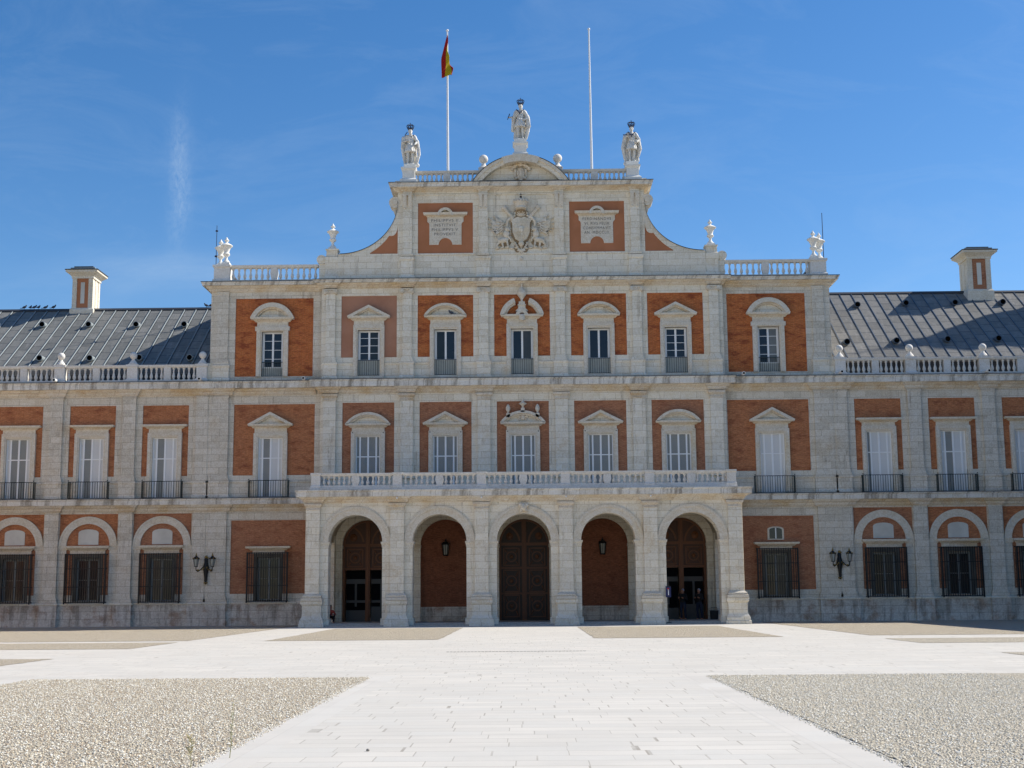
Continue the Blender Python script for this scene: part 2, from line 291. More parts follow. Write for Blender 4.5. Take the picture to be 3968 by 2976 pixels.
# ------------------------------------------------------------------ mesh helper
class MB:
    def __init__(s): s.v = []; s.f = []; s.mi = []; s.mats = []; s.cur = 0; s.sm = []; s.smooth = False
    def mat(s, m):
        if m not in s.mats: s.mats.append(m)
        s.cur = s.mats.index(m); return s
    def face(s, idx): s.f.append(tuple(idx)); s.mi.append(s.cur); s.sm.append(s.smooth)
    def add(s, vs): b = len(s.v); s.v += [tuple(v) for v in vs]; return b
    def box(s, x0, x1, y0, y1, z0, z1):
        if x0 > x1: x0, x1 = x1, x0
        b = s.add([(x0, y0, z0), (x1, y0, z0), (x1, y1, z0), (x0, y1, z0), (x0, y0, z1), (x1, y0, z1), (x1, y1, z1), (x0, y1, z1)])
        for q in ((0, 3, 2, 1), (4, 5, 6, 7), (0, 1, 5, 4), (1, 2, 6, 5), (2, 3, 7, 6), (3, 0, 4, 7)): s.face([b + i for i in q])
        return s
    def taper(s, x, y, z0, z1, hx0, hy0, hx1, hy1):
        b = s.add([(x - hx0, y - hy0, z0), (x + hx0, y - hy0, z0), (x + hx0, y + hy0, z0), (x - hx0, y + hy0, z0),
                   (x - hx1, y - hy1, z1), (x + hx1, y - hy1, z1), (x + hx1, y + hy1, z1), (x - hx1, y + hy1, z1)])
        for q in ((0, 3, 2, 1), (4, 5, 6, 7), (0, 1, 5, 4), (1, 2, 6, 5), (2, 3, 7, 6), (3, 0, 4, 7)): s.face([b + i for i in q])
        return s
    def prism(s, pts, y0, y1):            # polygon in X,Z (counter-clockwise seen from -Y)
        n = len(pts)
        a = sum(pts[i][0] * pts[(i + 1) % n][1] - pts[(i + 1) % n][0] * pts[i][1] for i in range(n))
        if a < 0: pts = pts[::-1]
        b = s.add([(x, y0, z) for x, z in pts] + [(x, y1, z) for x, z in pts])
        s.face([b + i for i in range(n)]); s.face([b + n + i for i in range(n)][::-1])
        for i in range(n):
            j = (i + 1) % n; s.face([b + j, b + i, b + n + i, b + n + j])
        return s
    def prismx(s, pts, x0, x1):           # polygon in Y,Z extruded along X
        n = len(pts)
        b = s.add([(x0, y, z) for y, z in pts] + [(x1, y, z) for y, z in pts])
        s.face([b + i for i in range(n)][::-1]); s.face([b + n + i for i in range(n)])
        for i in range(n):
            j = (i + 1) % n; s.face([b + i, b + j, b + n + j, b + n + i])
        return s
    def ring(s, cx, cz, r0, r1, y0, y1, a0=0.0, a1=pi, n=24, sx=1.0):
        ps = []
        for i in range(n + 1):
            a = a0 + (a1 - a0) * i / n
            for r in (r0, r1):
                for y in (y0, y1): ps.append((cx + r * cos(a) * sx, y, cz + r * sin(a)))
        b = s.add(ps)
        for i in range(n):
            p = b + 4 * i; q = p + 4
            s.face((p, q, q + 2, p + 2)); s.face((p + 1, p + 3, q + 3, q + 1))
            s.face((p + 2, q + 2, q + 3, p + 3)); s.face((p, p + 1, q + 1, q))
        s.face((b, b + 2, b + 3, b + 1)); e = b + 4 * n; s.face((e, e + 1, e + 3, e + 2))
        return s
    def spandrel(s, x0, x1, zs, z1, cx, R, y0, y1, n=20):    # wall above the springing of an arch
        s.prism([(x0, zs), (cx - R, zs)] + [(cx - R * cos(pi * i / n), zs + R * sin(pi * i / n)) for i in range(1, n)] + [(cx + R, zs), (x1, zs), (x1, z1), (x0, z1)], y0, y1)
        return s
    def sweep(s, path, prof, closed=False, caps=True):
        # path [(x,y)], walking with the outside on the right-hand side; prof [(outward,z)]
        n = len(path); offs = []
        def nrm(a, b):
            dx, dy = b[0] - a[0], b[1] - a[1]; L = sqrt(dx * dx + dy * dy); return (dy / L, -dx / L)
        for i in range(n):
            if closed or 0 < i < n - 1:
                n1 = nrm(path[i - 1], path[i]); n2 = nrm(path[i], path[(i + 1) % n])
                d = 1 + n1[0] * n2[0] + n1[1] * n2[1]; offs.append(((n1[0] + n2[0]) / d, (n1[1] + n2[1]) / d))
            elif i == 0: offs.append(nrm(path[0], path[1]))
            else: offs.append(nrm(path[-2], path[-1]))
        m = len(prof)
        b = s.add([(path[i][0] + offs[i][0] * d, path[i][1] + offs[i][1] * d, z) for i in range(n) for d, z in prof])
        for i in range(n if closed else n - 1):
            j = (i + 1) % n
            for k in range(m):
                l = (k + 1) % m
                s.face((b + i * m + k, b + j * m + k, b + j * m + l, b + i * m + l))
        if not closed and caps:
            s.face([b + k for k in range(m)]); s.face([b + (n - 1) * m + k for k in range(m)][::-1])
        return s
    def block(s, cx, cy, hx, hy, prof):   # moulded block: closed sweep round a rectangle with top and bottom lids
        path = [(cx - hx, cy - hy), (cx + hx, cy - hy), (cx + hx, cy + hy), (cx - hx, cy + hy)]
        m = len(prof); b = s.add([(cx + sx * (hx + d), cy + sy * (hy + d), z) for sx, sy in ((-1, -1), (1, -1), (1, 1), (-1, 1)) for d, z in prof])
        for i in range(4):
            j = (i + 1) % 4
            for k in range(m - 1): s.face((b + i * m + k, b + j * m + k, b + j * m + k + 1, b + i * m + k + 1))
        s.face([b + i * m for i in (3, 2, 1, 0)]); s.face([b + i * m + m - 1 for i in range(4)])
        return s
    def lathe(s, prof, cx, cy, cz=0.0, n=16, sc_=1.0, fold=None):
        sm = s.smooth; s.smooth = True
        m = len(prof); vs = []
        for i in range(n):
            a = 2 * pi * i / n; f = 1.0 + (fold[1] * sin(fold[0] * a) if fold else 0)
            for r, z in prof: vs.append((cx + r * sc_ * f * cos(a), cy + r * sc_ * f * sin(a), cz + z * sc_))
        b = s.add(vs)
        for i in range(n):
            j = (i + 1) % n
            for k in range(m - 1): s.face((b + i * m + k, b + j * m + k, b + j * m + k + 1, b + i * m + k + 1))
        s.face([b + i * m for i in range(n)][::-1]); s.face([b + i * m + m - 1 for i in range(n)])
        s.smooth = sm; return s
    def tube(s, p0, p1, r0, r1=None, n=8):
        r1 = r0 if r1 is None else r1
        p0, p1 = Vector(p0), Vector(p1); d = (p1 - p0).normalized()
        u = d.orthogonal().normalized(); w_ = d.cross(u)
        sm = s.smooth; s.smooth = True
        b = s.add([p0 + (u * cos(2 * pi * i / n) + w_ * sin(2 * pi * i / n)) * r0 for i in range(n)] + [p1 + (u * cos(2 * pi * i / n) + w_ * sin(2 * pi * i / n)) * r1 for i in range(n)])
        for i in range(n):
            j = (i + 1) % n; s.face((b + i, b + j, b + n + j, b + n + i))
        s.face([b + i for i in range(n)][::-1]); s.face([b + n + i for i in range(n)])
        s.smooth = sm; return s
    def ell(s, c, r, n=10, m=7, rot=None):
        sm = s.smooth; s.smooth = True
        if isinstance(r, (int, float)): r = (r, r, r)
        c = Vector(c); vs = [Vector((0, 0, -r[2]))]
        for j in range(1, m):
            t_ = -pi / 2 + pi * j / m
            for i in range(n): a = 2 * pi * i / n; vs.append(Vector((r[0] * cos(t_) * cos(a), r[1] * cos(t_) * sin(a), r[2] * sin(t_))))
        vs.append(Vector((0, 0, r[2])))
        if rot is not None: vs = [rot @ v for v in vs]
        b = s.add([c + v for v in vs])
        for i in range(n):
            j = (i + 1) % n; s.face((b, b + 1 + j, b + 1 + i))
            for k in range(m - 2): s.face((b + 1 + k * n + i, b + 1 + k * n + j, b + 1 + (k + 1) * n + j, b + 1 + (k + 1) * n + i))
            t0 = b + 1 + (m - 2) * n; s.face((t0 + i, t0 + j, b + 1 + (m - 1) * n))
        s.smooth = sm; return s
    def caps(s, p0, p1, r0, r1, n=10):
        s.tube(p0, p1, r0, r1, n); s.ell(p0, r0 * 0.998, n, 6); s.ell(p1, r1 * 0.998, n, 6); return s
    def build(s, name, mat=None, parent=None):
        me = bpy.data.meshes.new(name); me.from_pydata(s.v, [], s.f)
        mats = s.mats if s.mats else [mat]
        for m in mats: me.materials.append(m)
        if s.mats: me.polygons.foreach_set('material_index', s.mi)
        me.polygons.foreach_set('use_smooth', s.sm)
        me.update()
        if any(s.sm):
            try: me.set_sharp_from_angle(angle=radians(50))
            except Exception: pass
        o = bpy.data.objects.new(name, me); col.objects.link(o)
        if parent is not None: o.parent = parent
        return o
def tag(o, label=None, cat=None, group=None, kind=None):
    if label: o['label'] = label
    if cat: o['category'] = cat
    if group: o['group'] = group
    if kind: o['kind'] = kind
    return o
def empty(name, loc=(0, 0, 0), **k):
    o = bpy.data.objects.new(name, None); o.location = loc; o.empty_display_size = 0.3; col.objects.link(o); return tag(o, **k)
def copy_tree(o, parent=None):
    c = o.copy(); col.objects.link(c)
    if parent is not None: c.parent = parent
    for ch in list(o.children): copy_tree(ch, c)
    return c

# ------------------------------------------------------------------ ground
def sheet(name, x0, x1, y0, y1, z, mat, kind='structure', **k):
    mb = MB(); mb.f = []
    b = mb.add([(x0, y0, z), (x1, y0, z), (x1, y1, z), (x0, y1, z)]); mb.face((b, b + 1, b + 2, b + 3))
    return tag(mb.build(name, mat), kind=kind, **k)
sheet('ground', -700, 700, -500, 900, -0.012, SOIL)
sheet('paving', -37.4, 37.4, -110, 0.4, 0.0, PAVE)
BX = 0.55
beds = [(-9.5, -2.78, -100, -50.4, G_WARM), (3.95, 10.4, -100, -50.6, G_GREY), (-9.25, -2.9, -27.4, -9.3, G_WARM), (2.78, 9.7, -27.0, -9.3, G_WARM),
        (-37.0, -12.25, -26.6, -1.3, G_WARM), (-37.0, -12.2, -34.2, -28.3, G_WARM), (-37, -12.3, -100, -41.0, G_WARM),
        (13.1, 37.0, -26.1, -1.3, G_WARM), (12.7, 37.0, -34.1, -29.6, G_GREY), (12.8, 37, -100, -41.3, G_GREY)]
bl = ['warm gravel bed in the front, left of the central paved walk', 'grey gravel bed in the front, right of the central paved walk',
      'small gravel bed before the portico, left of the walk', 'small gravel bed before the portico, right of the walk',
      'long gravel bed along the left wing wall', 'narrow gravel bed beyond the left paved cross walk', 'gravel corner at the left picture edge',
      'long gravel bed along the shaded right wing wall', 'narrow gravel strip before the right wing bed', 'gravel corner at the right picture edge']
brd = []
for (x0, x1, y0, y1, m), lb in zip(beds, bl):
    # ragged edge: the gravel spills a few centimetres over the slabs
    pts = []
    def edge(a, b):
        L = sqrt((b[0] - a[0]) ** 2 + (b[1] - a[1]) ** 2); n = max(2, int(L / 0.25))
        for i in range(n):
            t_ = i / n; pts.append((a[0] + (b[0] - a[0]) * t_ + random.uniform(-.045, .045), a[1] + (b[1] - a[1]) * t_ + random.uniform(-.045, .045)))
    edge((x0, y0), (x1, y0)); edge((x1, y0), (x1, y1)); edge((x1, y1), (x0, y1)); edge((x0, y1), (x0, y0))
    mb = MB(); b = mb.add([(x, y, 0.008) for x, y in pts]); mb.face(range(b, b + len(pts)))
    tag(mb.build('gravel', m), label=lb, kind='stuff')
    for a in ((x0 - BX, x0, y0 - BX, y1 + BX), (x1, x1 + BX, y0 - BX, y1 + BX)):
        if a[0] > -37 and a[1] < 37: brd.append(a)
mb = MB()
for x0, x1, y0, y1 in brd:
    b = mb.add([(x0, y0, 0.0008), (x1, y0, 0.0008), (x1, min(y1, -1), 0.0008), (x0, min(y1, -1), 0.0008)]); mb.face((b, b + 1, b + 2, b + 3))
tag(mb.build('path', PAVE_B), kind='structure')
# loose pebbles lying on the near beds (real stones that catch the sun)
def pebbles(x0, x1, y0, y1, n, mats, lb):
    mb = MB()
    for i in range(n):
        u = random.random() ** 0.7
        y = y0 + (y1 - y0) * (1 - u) if False else random.uniform(y0, y1)
        x = random.uniform(x0, x1); r = random.uniform(0.008, 0.019); mb.mat(random.choice(mats))
        c = Vector((x, y, 0.008 + r * 0.35)); b0 = []
        for dx, dy, dz in ((1, 0, 0), (0.3, .9, 0.1), (-.8, .5, 0), (-.7, -.6, .1), (.4, -.9, 0)):
            b0.append(c + Vector((dx * r * random.uniform(.8, 1.2), dy * r * random.uniform(.8, 1.2), dz * r)))
        b = mb.add(b0 + [c + Vector((random.uniform(-.3, .3) * r, random.uniform(-.3, .3) * r, r * .7))])
        for k in range(5): mb.face((b + k, b + (k + 1) % 5, b + 5))
    xe = x1 if x1 < 0 else x0
    for i in range(1500):
        y = random.uniform(y0, y1 - .1) if i % 4 else y1; x = xe + (1 if x1 < 0 else -1) * abs(random.gauss(0, .04)) if i % 4 else random.uniform(x0, x1)
        if i % 4 == 0: y = y1 + abs(random.gauss(0, .05))
        r = random.uniform(0.006, 0.016); mb.mat(random.choice(mats)); c = Vector((x, y, r * .3))
        b = mb.add([c + Vector((cos(k * 1.257) * r * random.uniform(.7, 1.2), sin(k * 1.257) * r * random.uniform(.7, 1.2), 0)) for k in range(5)] + [c + Vector((0, 0, r * .7))])
        for k in range(5): mb.face((b + k, b + (k + 1) % 5, b + 5))
    tag(mb.build('gravel', parent=None), label=lb, kind='stuff')
PB = [plain('pebble ' + n, c, 0.7, var=0.1) for n, c in (('sand', (0.58, 0.505, 0.365)), ('white', (0.72, 0.68, 0.58)), ('brown', (0.40, 0.31, 0.21)), ('grey', (0.49, 0.45, 0.36)))]
pebbles(-9.5, -2.76, -66.5, -50.4, 42000, PB, 'loose pebbles on the warm gravel bed, left foreground')
pebbles(3.93, 9.4, -66.5, -50.6, 32000, [PB[0], PB[1], PB[1], PB[3], PB[3], PB[0]], 'loose pebbles on the grey gravel bed, right foreground')

# ------------------------------------------------------------------ palace
PAL = empty('palace', label='brick and pale limestone palace front with arcaded portico, attic and slate roofed wings', cat='palace')
def P(mb, name, mat=None, parent=None, label=None):
    o = mb.build(name, mat, parent or PAL)
    if label: o['label'] = label
    return o
YC = -0.35; X0 = 0.13; SP = 4.43
Z1, Z2, Z3 = 7.14, 13.85, 19.73
# --- cornice profiles (outward, z)
def moulds(zm, zf, zt, pr=0.58, lead=True):
    mold = [(-0.05, zm), (0.06, zm), (0.08, zm + 0.05), (0.12, zm + 0.07), (0.14, zm + (zf - zm) * 0.5), (0.24, zm + (zf - zm) * 0.7), (0.30, zf), (-0.05, zf)]
    cor = [(-0.05, zf), (pr - 0.06, zf), (pr - 0.05, zf + 0.03), (pr - 0.05, zt - 0.09), (pr, zt - 0.06), (pr, zt), (-0.05, zt)]
    ld = [(-0.05, zt), (pr + 0.02, zt), (pr + 0.02, zt + 0.035), (-0.05, zt + 0.05)]
    return mold, cor, ld
def cornice(path, zm, zf, zt, pr=0.58, lead=True, mpath=None, mats=None):
    a, b, c = moulds(zm, zf, zt, pr)
    mb = MB(); mb.mat(OCHRE); mb.sweep(mpath or path, a); mb.mat(FASCIA); mb.sweep(path, b)
    if lead: mb.mat(LEADE); mb.sweep(path, c)
    return P(mb, 'cornice')
def jogs(x0, x1, y, xs, hw, d):
    pts = []
    for x in xs:
        for a in ((x - hw, y), (x - hw, y - d), (x + hw, y - d), (x + hw, y)):
            if x0 < a[0] < x1: pts.append(a)
    return pts
# --- wall bay with a window hole
def bay(st, br, xl, xr, z0, z1, y, px0, px1, pz0, pz1, win, dy=0.06, D=0.5):
    wx0, wx1, wz0, wz1 = win
    st.box(xl, px0, y, y + D, z0, z1); st.box(px1, xr, y, y + D, z0, z1); st.box(px0, px1, y, y + D, pz1, z1)
    if wz0 < pz0:
        st.box(px0, wx0, y, y + D, z0, pz0); st.box(wx1, px1, y, y + D, z0, pz0)
        if wz0 > z0: st.box(wx0, wx1, y, y + D, z0, wz0)
        bz = pz0
    else:
        st.box(px0, px1, y, y + D, z0, pz0); bz = wz0
        br.box(px0, px1, y + dy, y + D, pz0, wz0)
    br.box(px0, wx0, y + dy, y + D, bz, pz1); br.box(wx1, px1, y + dy, y + D, bz, pz1); br.box(wx0, wx1, y + dy, y + D, wz1, pz1)
# --- windows
def surround(mb, xc, y, z0, z1, hw, zo, ho, d=0.07, ear=False):
    mb.mat(STONE_W)
    for s in (-1, 1):
        a, b = sorted((xc + s * ho, xc + s * hw)); mb.box(a, b, y - d, y + 0.3, z0, z1)
        a, b = sorted((xc + s * (ho + 0.08), xc + s * hw)); mb.box(a, b, y - d - 0.05, y - d, z0, z1 - 0.0)
    mb.box(xc - ho, xc + ho, y - d, y + 0.3, zo, z1); mb.box(xc - ho - 0.08, xc + ho + 0.08, y - d - 0.05, y - d, zo + 0.1, z1)
    if ear: mb.box(xc - hw - 0.08, xc + hw + 0.08, y - d - 0.065, y + 0.05, z1 - 0.24, z1 + 0.002)
def hood(mb, xc, y, hw, z0, z1, pr=0.30, base=0.0):
    mb.mat(OCHRE)
    mid = z0 + (z1 - z0) * 0.5; p = [(xc - hw + pr, y), (xc - hw + pr, y - 0.04 - base), (xc + hw - pr, y - 0.04 - base), (xc + hw - pr, y)]
    mb.sweep(p, [(-0.02, z0), (0.04, z0), (0.08, z0 + 0.05), (0.17, mid), (-0.02, mid)])
    mb.mat(STONE_W); mb.sweep(p, [(-0.02, mid), (pr - 0.03, mid), (pr, z1 - 0.03), (pr, z1), (-0.02, z1)])
    mb.box(xc - hw + pr, xc + hw - pr, y - 0.04 - base, y + 0.1, z0, z1 - 0.002)
def triped(mb, xc, y, hw, z0, za, pr=0.34):
    mb.mat(STONE_W); t_ = 0.15
    for s in (-1, 1):
        p = [(xc + s * hw, z0 + 0.002), (xc, za), (xc, za - t_ * 1.1), (xc + s * (hw - t_ * 2.4), z0 + 0.002)]
        mb.prism(p, y - pr, y + 0.05)
        mb.mat(OCHRE); q = [(xc + s * (hw - 0.32), z0 + 0.003), (xc, za - 0.165), (xc, za - 0.26), (xc + s * (hw - 0.52), z0 + 0.003)]
        mb.prism(q, y - pr + 0.12, y + 0.05); mb.mat(STONE_W)
    mb.mat(STONE); mb.prism([(xc - hw + 0.3, z0 + 0.001), (xc + hw - 0.3, z0 + 0.001), (xc, za - 0.2)], y - 0.06, y + 0.05)
def segped(mb, xc, y, hw, z0, za, pr=0.34, th=0.15, a_cut=None):
    h = za - z0; R = (hw * hw + h * h) / (2 * h); cz = za - R; a = math.asin(min(1, hw / R))
    if h > hw * 0.85: a = math.asin(min(1.0, hw / R))
    rs = [(pi / 2 - a, pi / 2 + a)] if a_cut is None else [(pi / 2 - a, pi / 2 - a_cut), (pi / 2 + a_cut, pi / 2 + a)]
    for a0, a1 in rs:
        mb.mat(STONE_W); mb.ring(xc, cz, R - th, R, y - pr, y + 0.05, a0, a1, 16)
        mb.mat(OCHRE); mb.ring(xc, cz, R - th - 0.10, R - th, y - pr + 0.12, y + 0.05, a0 + 0.04, a1 - 0.04, 16)
    if a_cut is None:
        mb.mat(STONE); R2 = R - th - 0.05
        pts = [(xc + R2 * cos(a0 + (a1 - a0) * i / 14), cz + R2 * sin(a0 + (a1 - a0) * i / 14)) for i in range(15)]
        pts = [(x, max(z, z0 + 0.001)) for x, z in pts]
        mb.prism(pts, y - 0.06, y + 0.05)
def sash(xc, y, ho, z0, z1, par=None, rows=4, zb=None, mat=WHITE, glass=(GLASS, GLASS), panel=None):
    """glazed double sash, returns the frame object with its panes as children"""
    f = MB(); zb = z0 if zb is None else zb
    f.mat(mat)
    for x0, x1 in ((xc - ho, xc - ho + 0.13), (xc + ho - 0.13, xc + ho), (xc - 0.055, xc + 0.055)): f.box(x0, x1, y, y + 0.06, zb, z1)
    f.box(xc - ho + 0.13, xc + ho - 0.13, y + 0.003, y + 0.06, z1 - 0.10, z1); f.box(xc - ho + 0.13, xc + ho - 0.13, y + 0.003, y + 0.06, zb, zb + 0.06)
    for i in range(1, rows):
        zz = zb + (z1 - zb) * i / rows; f.box(xc - ho + 0.13, xc + ho - 0.13, y + 0.006, y + 0.045, zz - 0.014, zz + 0.014)
    if zb > z0:
        f.mat(GREYP); f.box(xc - ho, xc + ho, y + 0.02, y + 0.08, z0, zb - 0.003)
        for i in range(9): f.box(xc - ho + 0.1 + i * (2 * ho - 0.2) / 9 + 0.02, xc - ho + 0.1 + (i + 1) * (2 * ho - 0.2) / 9 - 0.02, y, y + 0.02, z0 + 0.05, zb - 0.08)
    o = f.build('window', None, par)
    for s, g in ((-1, glass[0]), (1, glass[1])):
        a, b = sorted((xc + s * 0.05, xc + s * (ho - 0.12)))
        f = MB(); f.box(a, b, y + 0.03, y + 0.05, zb + 0.05, z1 - 0.08); f.build('pane', g, o)
    return o
def shuttered(xc, y, ho, z0, z1, par, zc, mats=(LOUV, LOUV, LOUV, LOUV)):
    f = MB().mat(WHITE); m = 0.66 * ho
    for x, h in ((xc - ho + .03, .03), (xc - m, .045), (xc, .05), (xc + m, .045), (xc + ho - .03, .03)): f.box(x - h, x + h, y - 0.02, y + 0.06, z0, z1)
    f.box(xc - ho, xc + ho, y - 0.015, y + 0.06, z1 - 0.05, z1); f.box(xc - ho, xc + ho, y - 0.015, y + 0.06, z0, z0 + 0.06)
    f.box(xc - ho, xc + ho, y - 0.017, y + 0.06, zc - 0.03, zc + 0.03)
    o = f.build('window', None, par)
    xs = [xc - ho + 0.02, xc - m, xc, xc + m, xc + ho - 0.02]
    for i in range(4):
        g = MB(); g.box(xs[i], xs[i + 1], y + 0.01, y + 0.04, z0 + 0.03, z1 - 0.02); g.build('shutter', mats[i], o)
    return o
def railing(x0, x1, y, yb, z0, z1, par, n=16, m=IRON, proj=True, h=0.011):
    f = MB().mat(m); r = h
    f.box(x0, x1, y - .02, y + .02, z1 - .035, z1); f.box(x0, x1, y - .015, y + .015, z0, z0 + .03)
    for i in range(n + 1):
        x = x0 + (x1 - x0) * i / n; k = 0.024 if i in (0, n) and proj else r; f.box(x - k, x + k, y - k, y + k, z0, z1 - .035)
    if proj:
        for x in (x0, x1):
            f.box(x - .02, x + .02, y, yb, z1 - .035, z1); f.box(x - .015, x + .015, y, yb, z0, z0 + .03); f.ell((x, y, z1 + .05), .035, 6, 5)
            for k in range(3): f.box(x - r, x + r, y + (yb - y) * (k + 1) / 4 - r, y + (yb - y) * (k + 1) / 4 + r, z0, z1)
    return f.build('railing', None, par)
def grille(xc, hw, y, yb, z0, z1, par, n=17):
    f = MB().mat(BLACK)
    for zz in (z0, z0 + (z1 - z0) * .32, z0 + (z1 - z0) * .70, z1):
        k = .028 if zz in (z0, z1) else .02
        f.box(xc - hw, xc + hw, y - k, y + k, zz - k, zz + k)
        for s in (-1, 1): f.box(xc + s * hw - k, xc + s * hw + k, y, yb, zz - k, zz + k)
    for i in range(n + 1):
        x = xc - hw + 2 * hw * i / n; k = .034 if i in (0, n) else .0185; f.box(x - k, x + k, y - k, y + k, z0 - .04, z1 + .04)
    for s in (-1, 1):
        for k in range(1, 3): f.box(xc + s * hw - .012, xc + s * hw + .012, y + (yb - y) * k / 3 - .012, y + (yb - y) * k / 3 + .012, z0, z1)
        f.ell((xc + s * hw, y, z0 - .05), .05, 6, 5)
    return f.build('grille', None, par)
def baluster_mesh(h):
    pr = [(.075, 0), (.075, .06), (.045, .09), (.05, .12), (.085, .24), (.09, .33), (.07, .45), (.042, .60), (.038, .68), (.055, .72), (.04, .76), (.06, .86), (.075, .90), (.075, 1.0)]
    mb = MB(); mb.lathe([(r * 1.12, z * h) for r, z in pr], 0, 0, 0, 10)
    return mb
BAL = {}
def baluster(x, y, z, h, par):
    k = round(h, 2)
    if k not in BAL:
        o = baluster_mesh(h).build('baluster', PARAPET, par); o.location = (x, y, z); BAL[k] = o; return o
    o = BAL[k].copy(); o.parent = par; o.location = (x, y, z); col.objects.link(o); return o
def pedestal_mb(mb, cx, cy, hx, hy, z0, z1, cap=0.12, base=0.14, out=0.06):
    mb.block(cx, cy, hx, hy, [(out, z0), (out, z0 + base), (0, z0 + base + 0.06), (0, z1 - cap - 0.05), (out, z1 - cap), (out, z1)])
def balustrade(x0, x1, y, z0, z1, nb, mid=None, par=None, hy=0.16, midbulge=True):
    mb = MB().mat(PARAPET); bb, rt = 0.13, 0.16
    mb.box(x0, x1, y - hy, y + hy, z0, z0 + bb)
    mb.sweep([(x0, y), (x1, y)], [(-hy, z1 - rt), (hy - 0.03, z1 - rt), (hy, z1 - rt + 0.05), (hy + 0.03, z1 - 0.05), (hy + 0.03, z1), (-hy - 0.03, z1)])
    segs = [(x0, x1)]
    if mid is not None:
        if midbulge:
            mb.taper(mid, y, z0 + bb, z0 + bb + (z1 - z0 - bb - rt) * .5, .14, hy - .01, .22, hy - .01); mb.taper(mid, y, z0 + bb + (z1 - z0 - bb - rt) * .5, z1 - rt, .22, hy - .01, .19, hy - .01)
        else: mb.box(mid - .2, mid + .2, y - hy + .02, y + hy - .02, z0 + bb, z1 - rt)
        segs = [(x0, mid - .2), (mid + .2, x1)]; nb //= 2
    o = P(mb, 'balustrade')
    if par: o.parent = par
    for a, b in segs:
        for i in range(nb): baluster(a + (b - a) * (i + .5) / nb, y, z0 + bb, z1 - rt - z0 - bb, o)
    return o

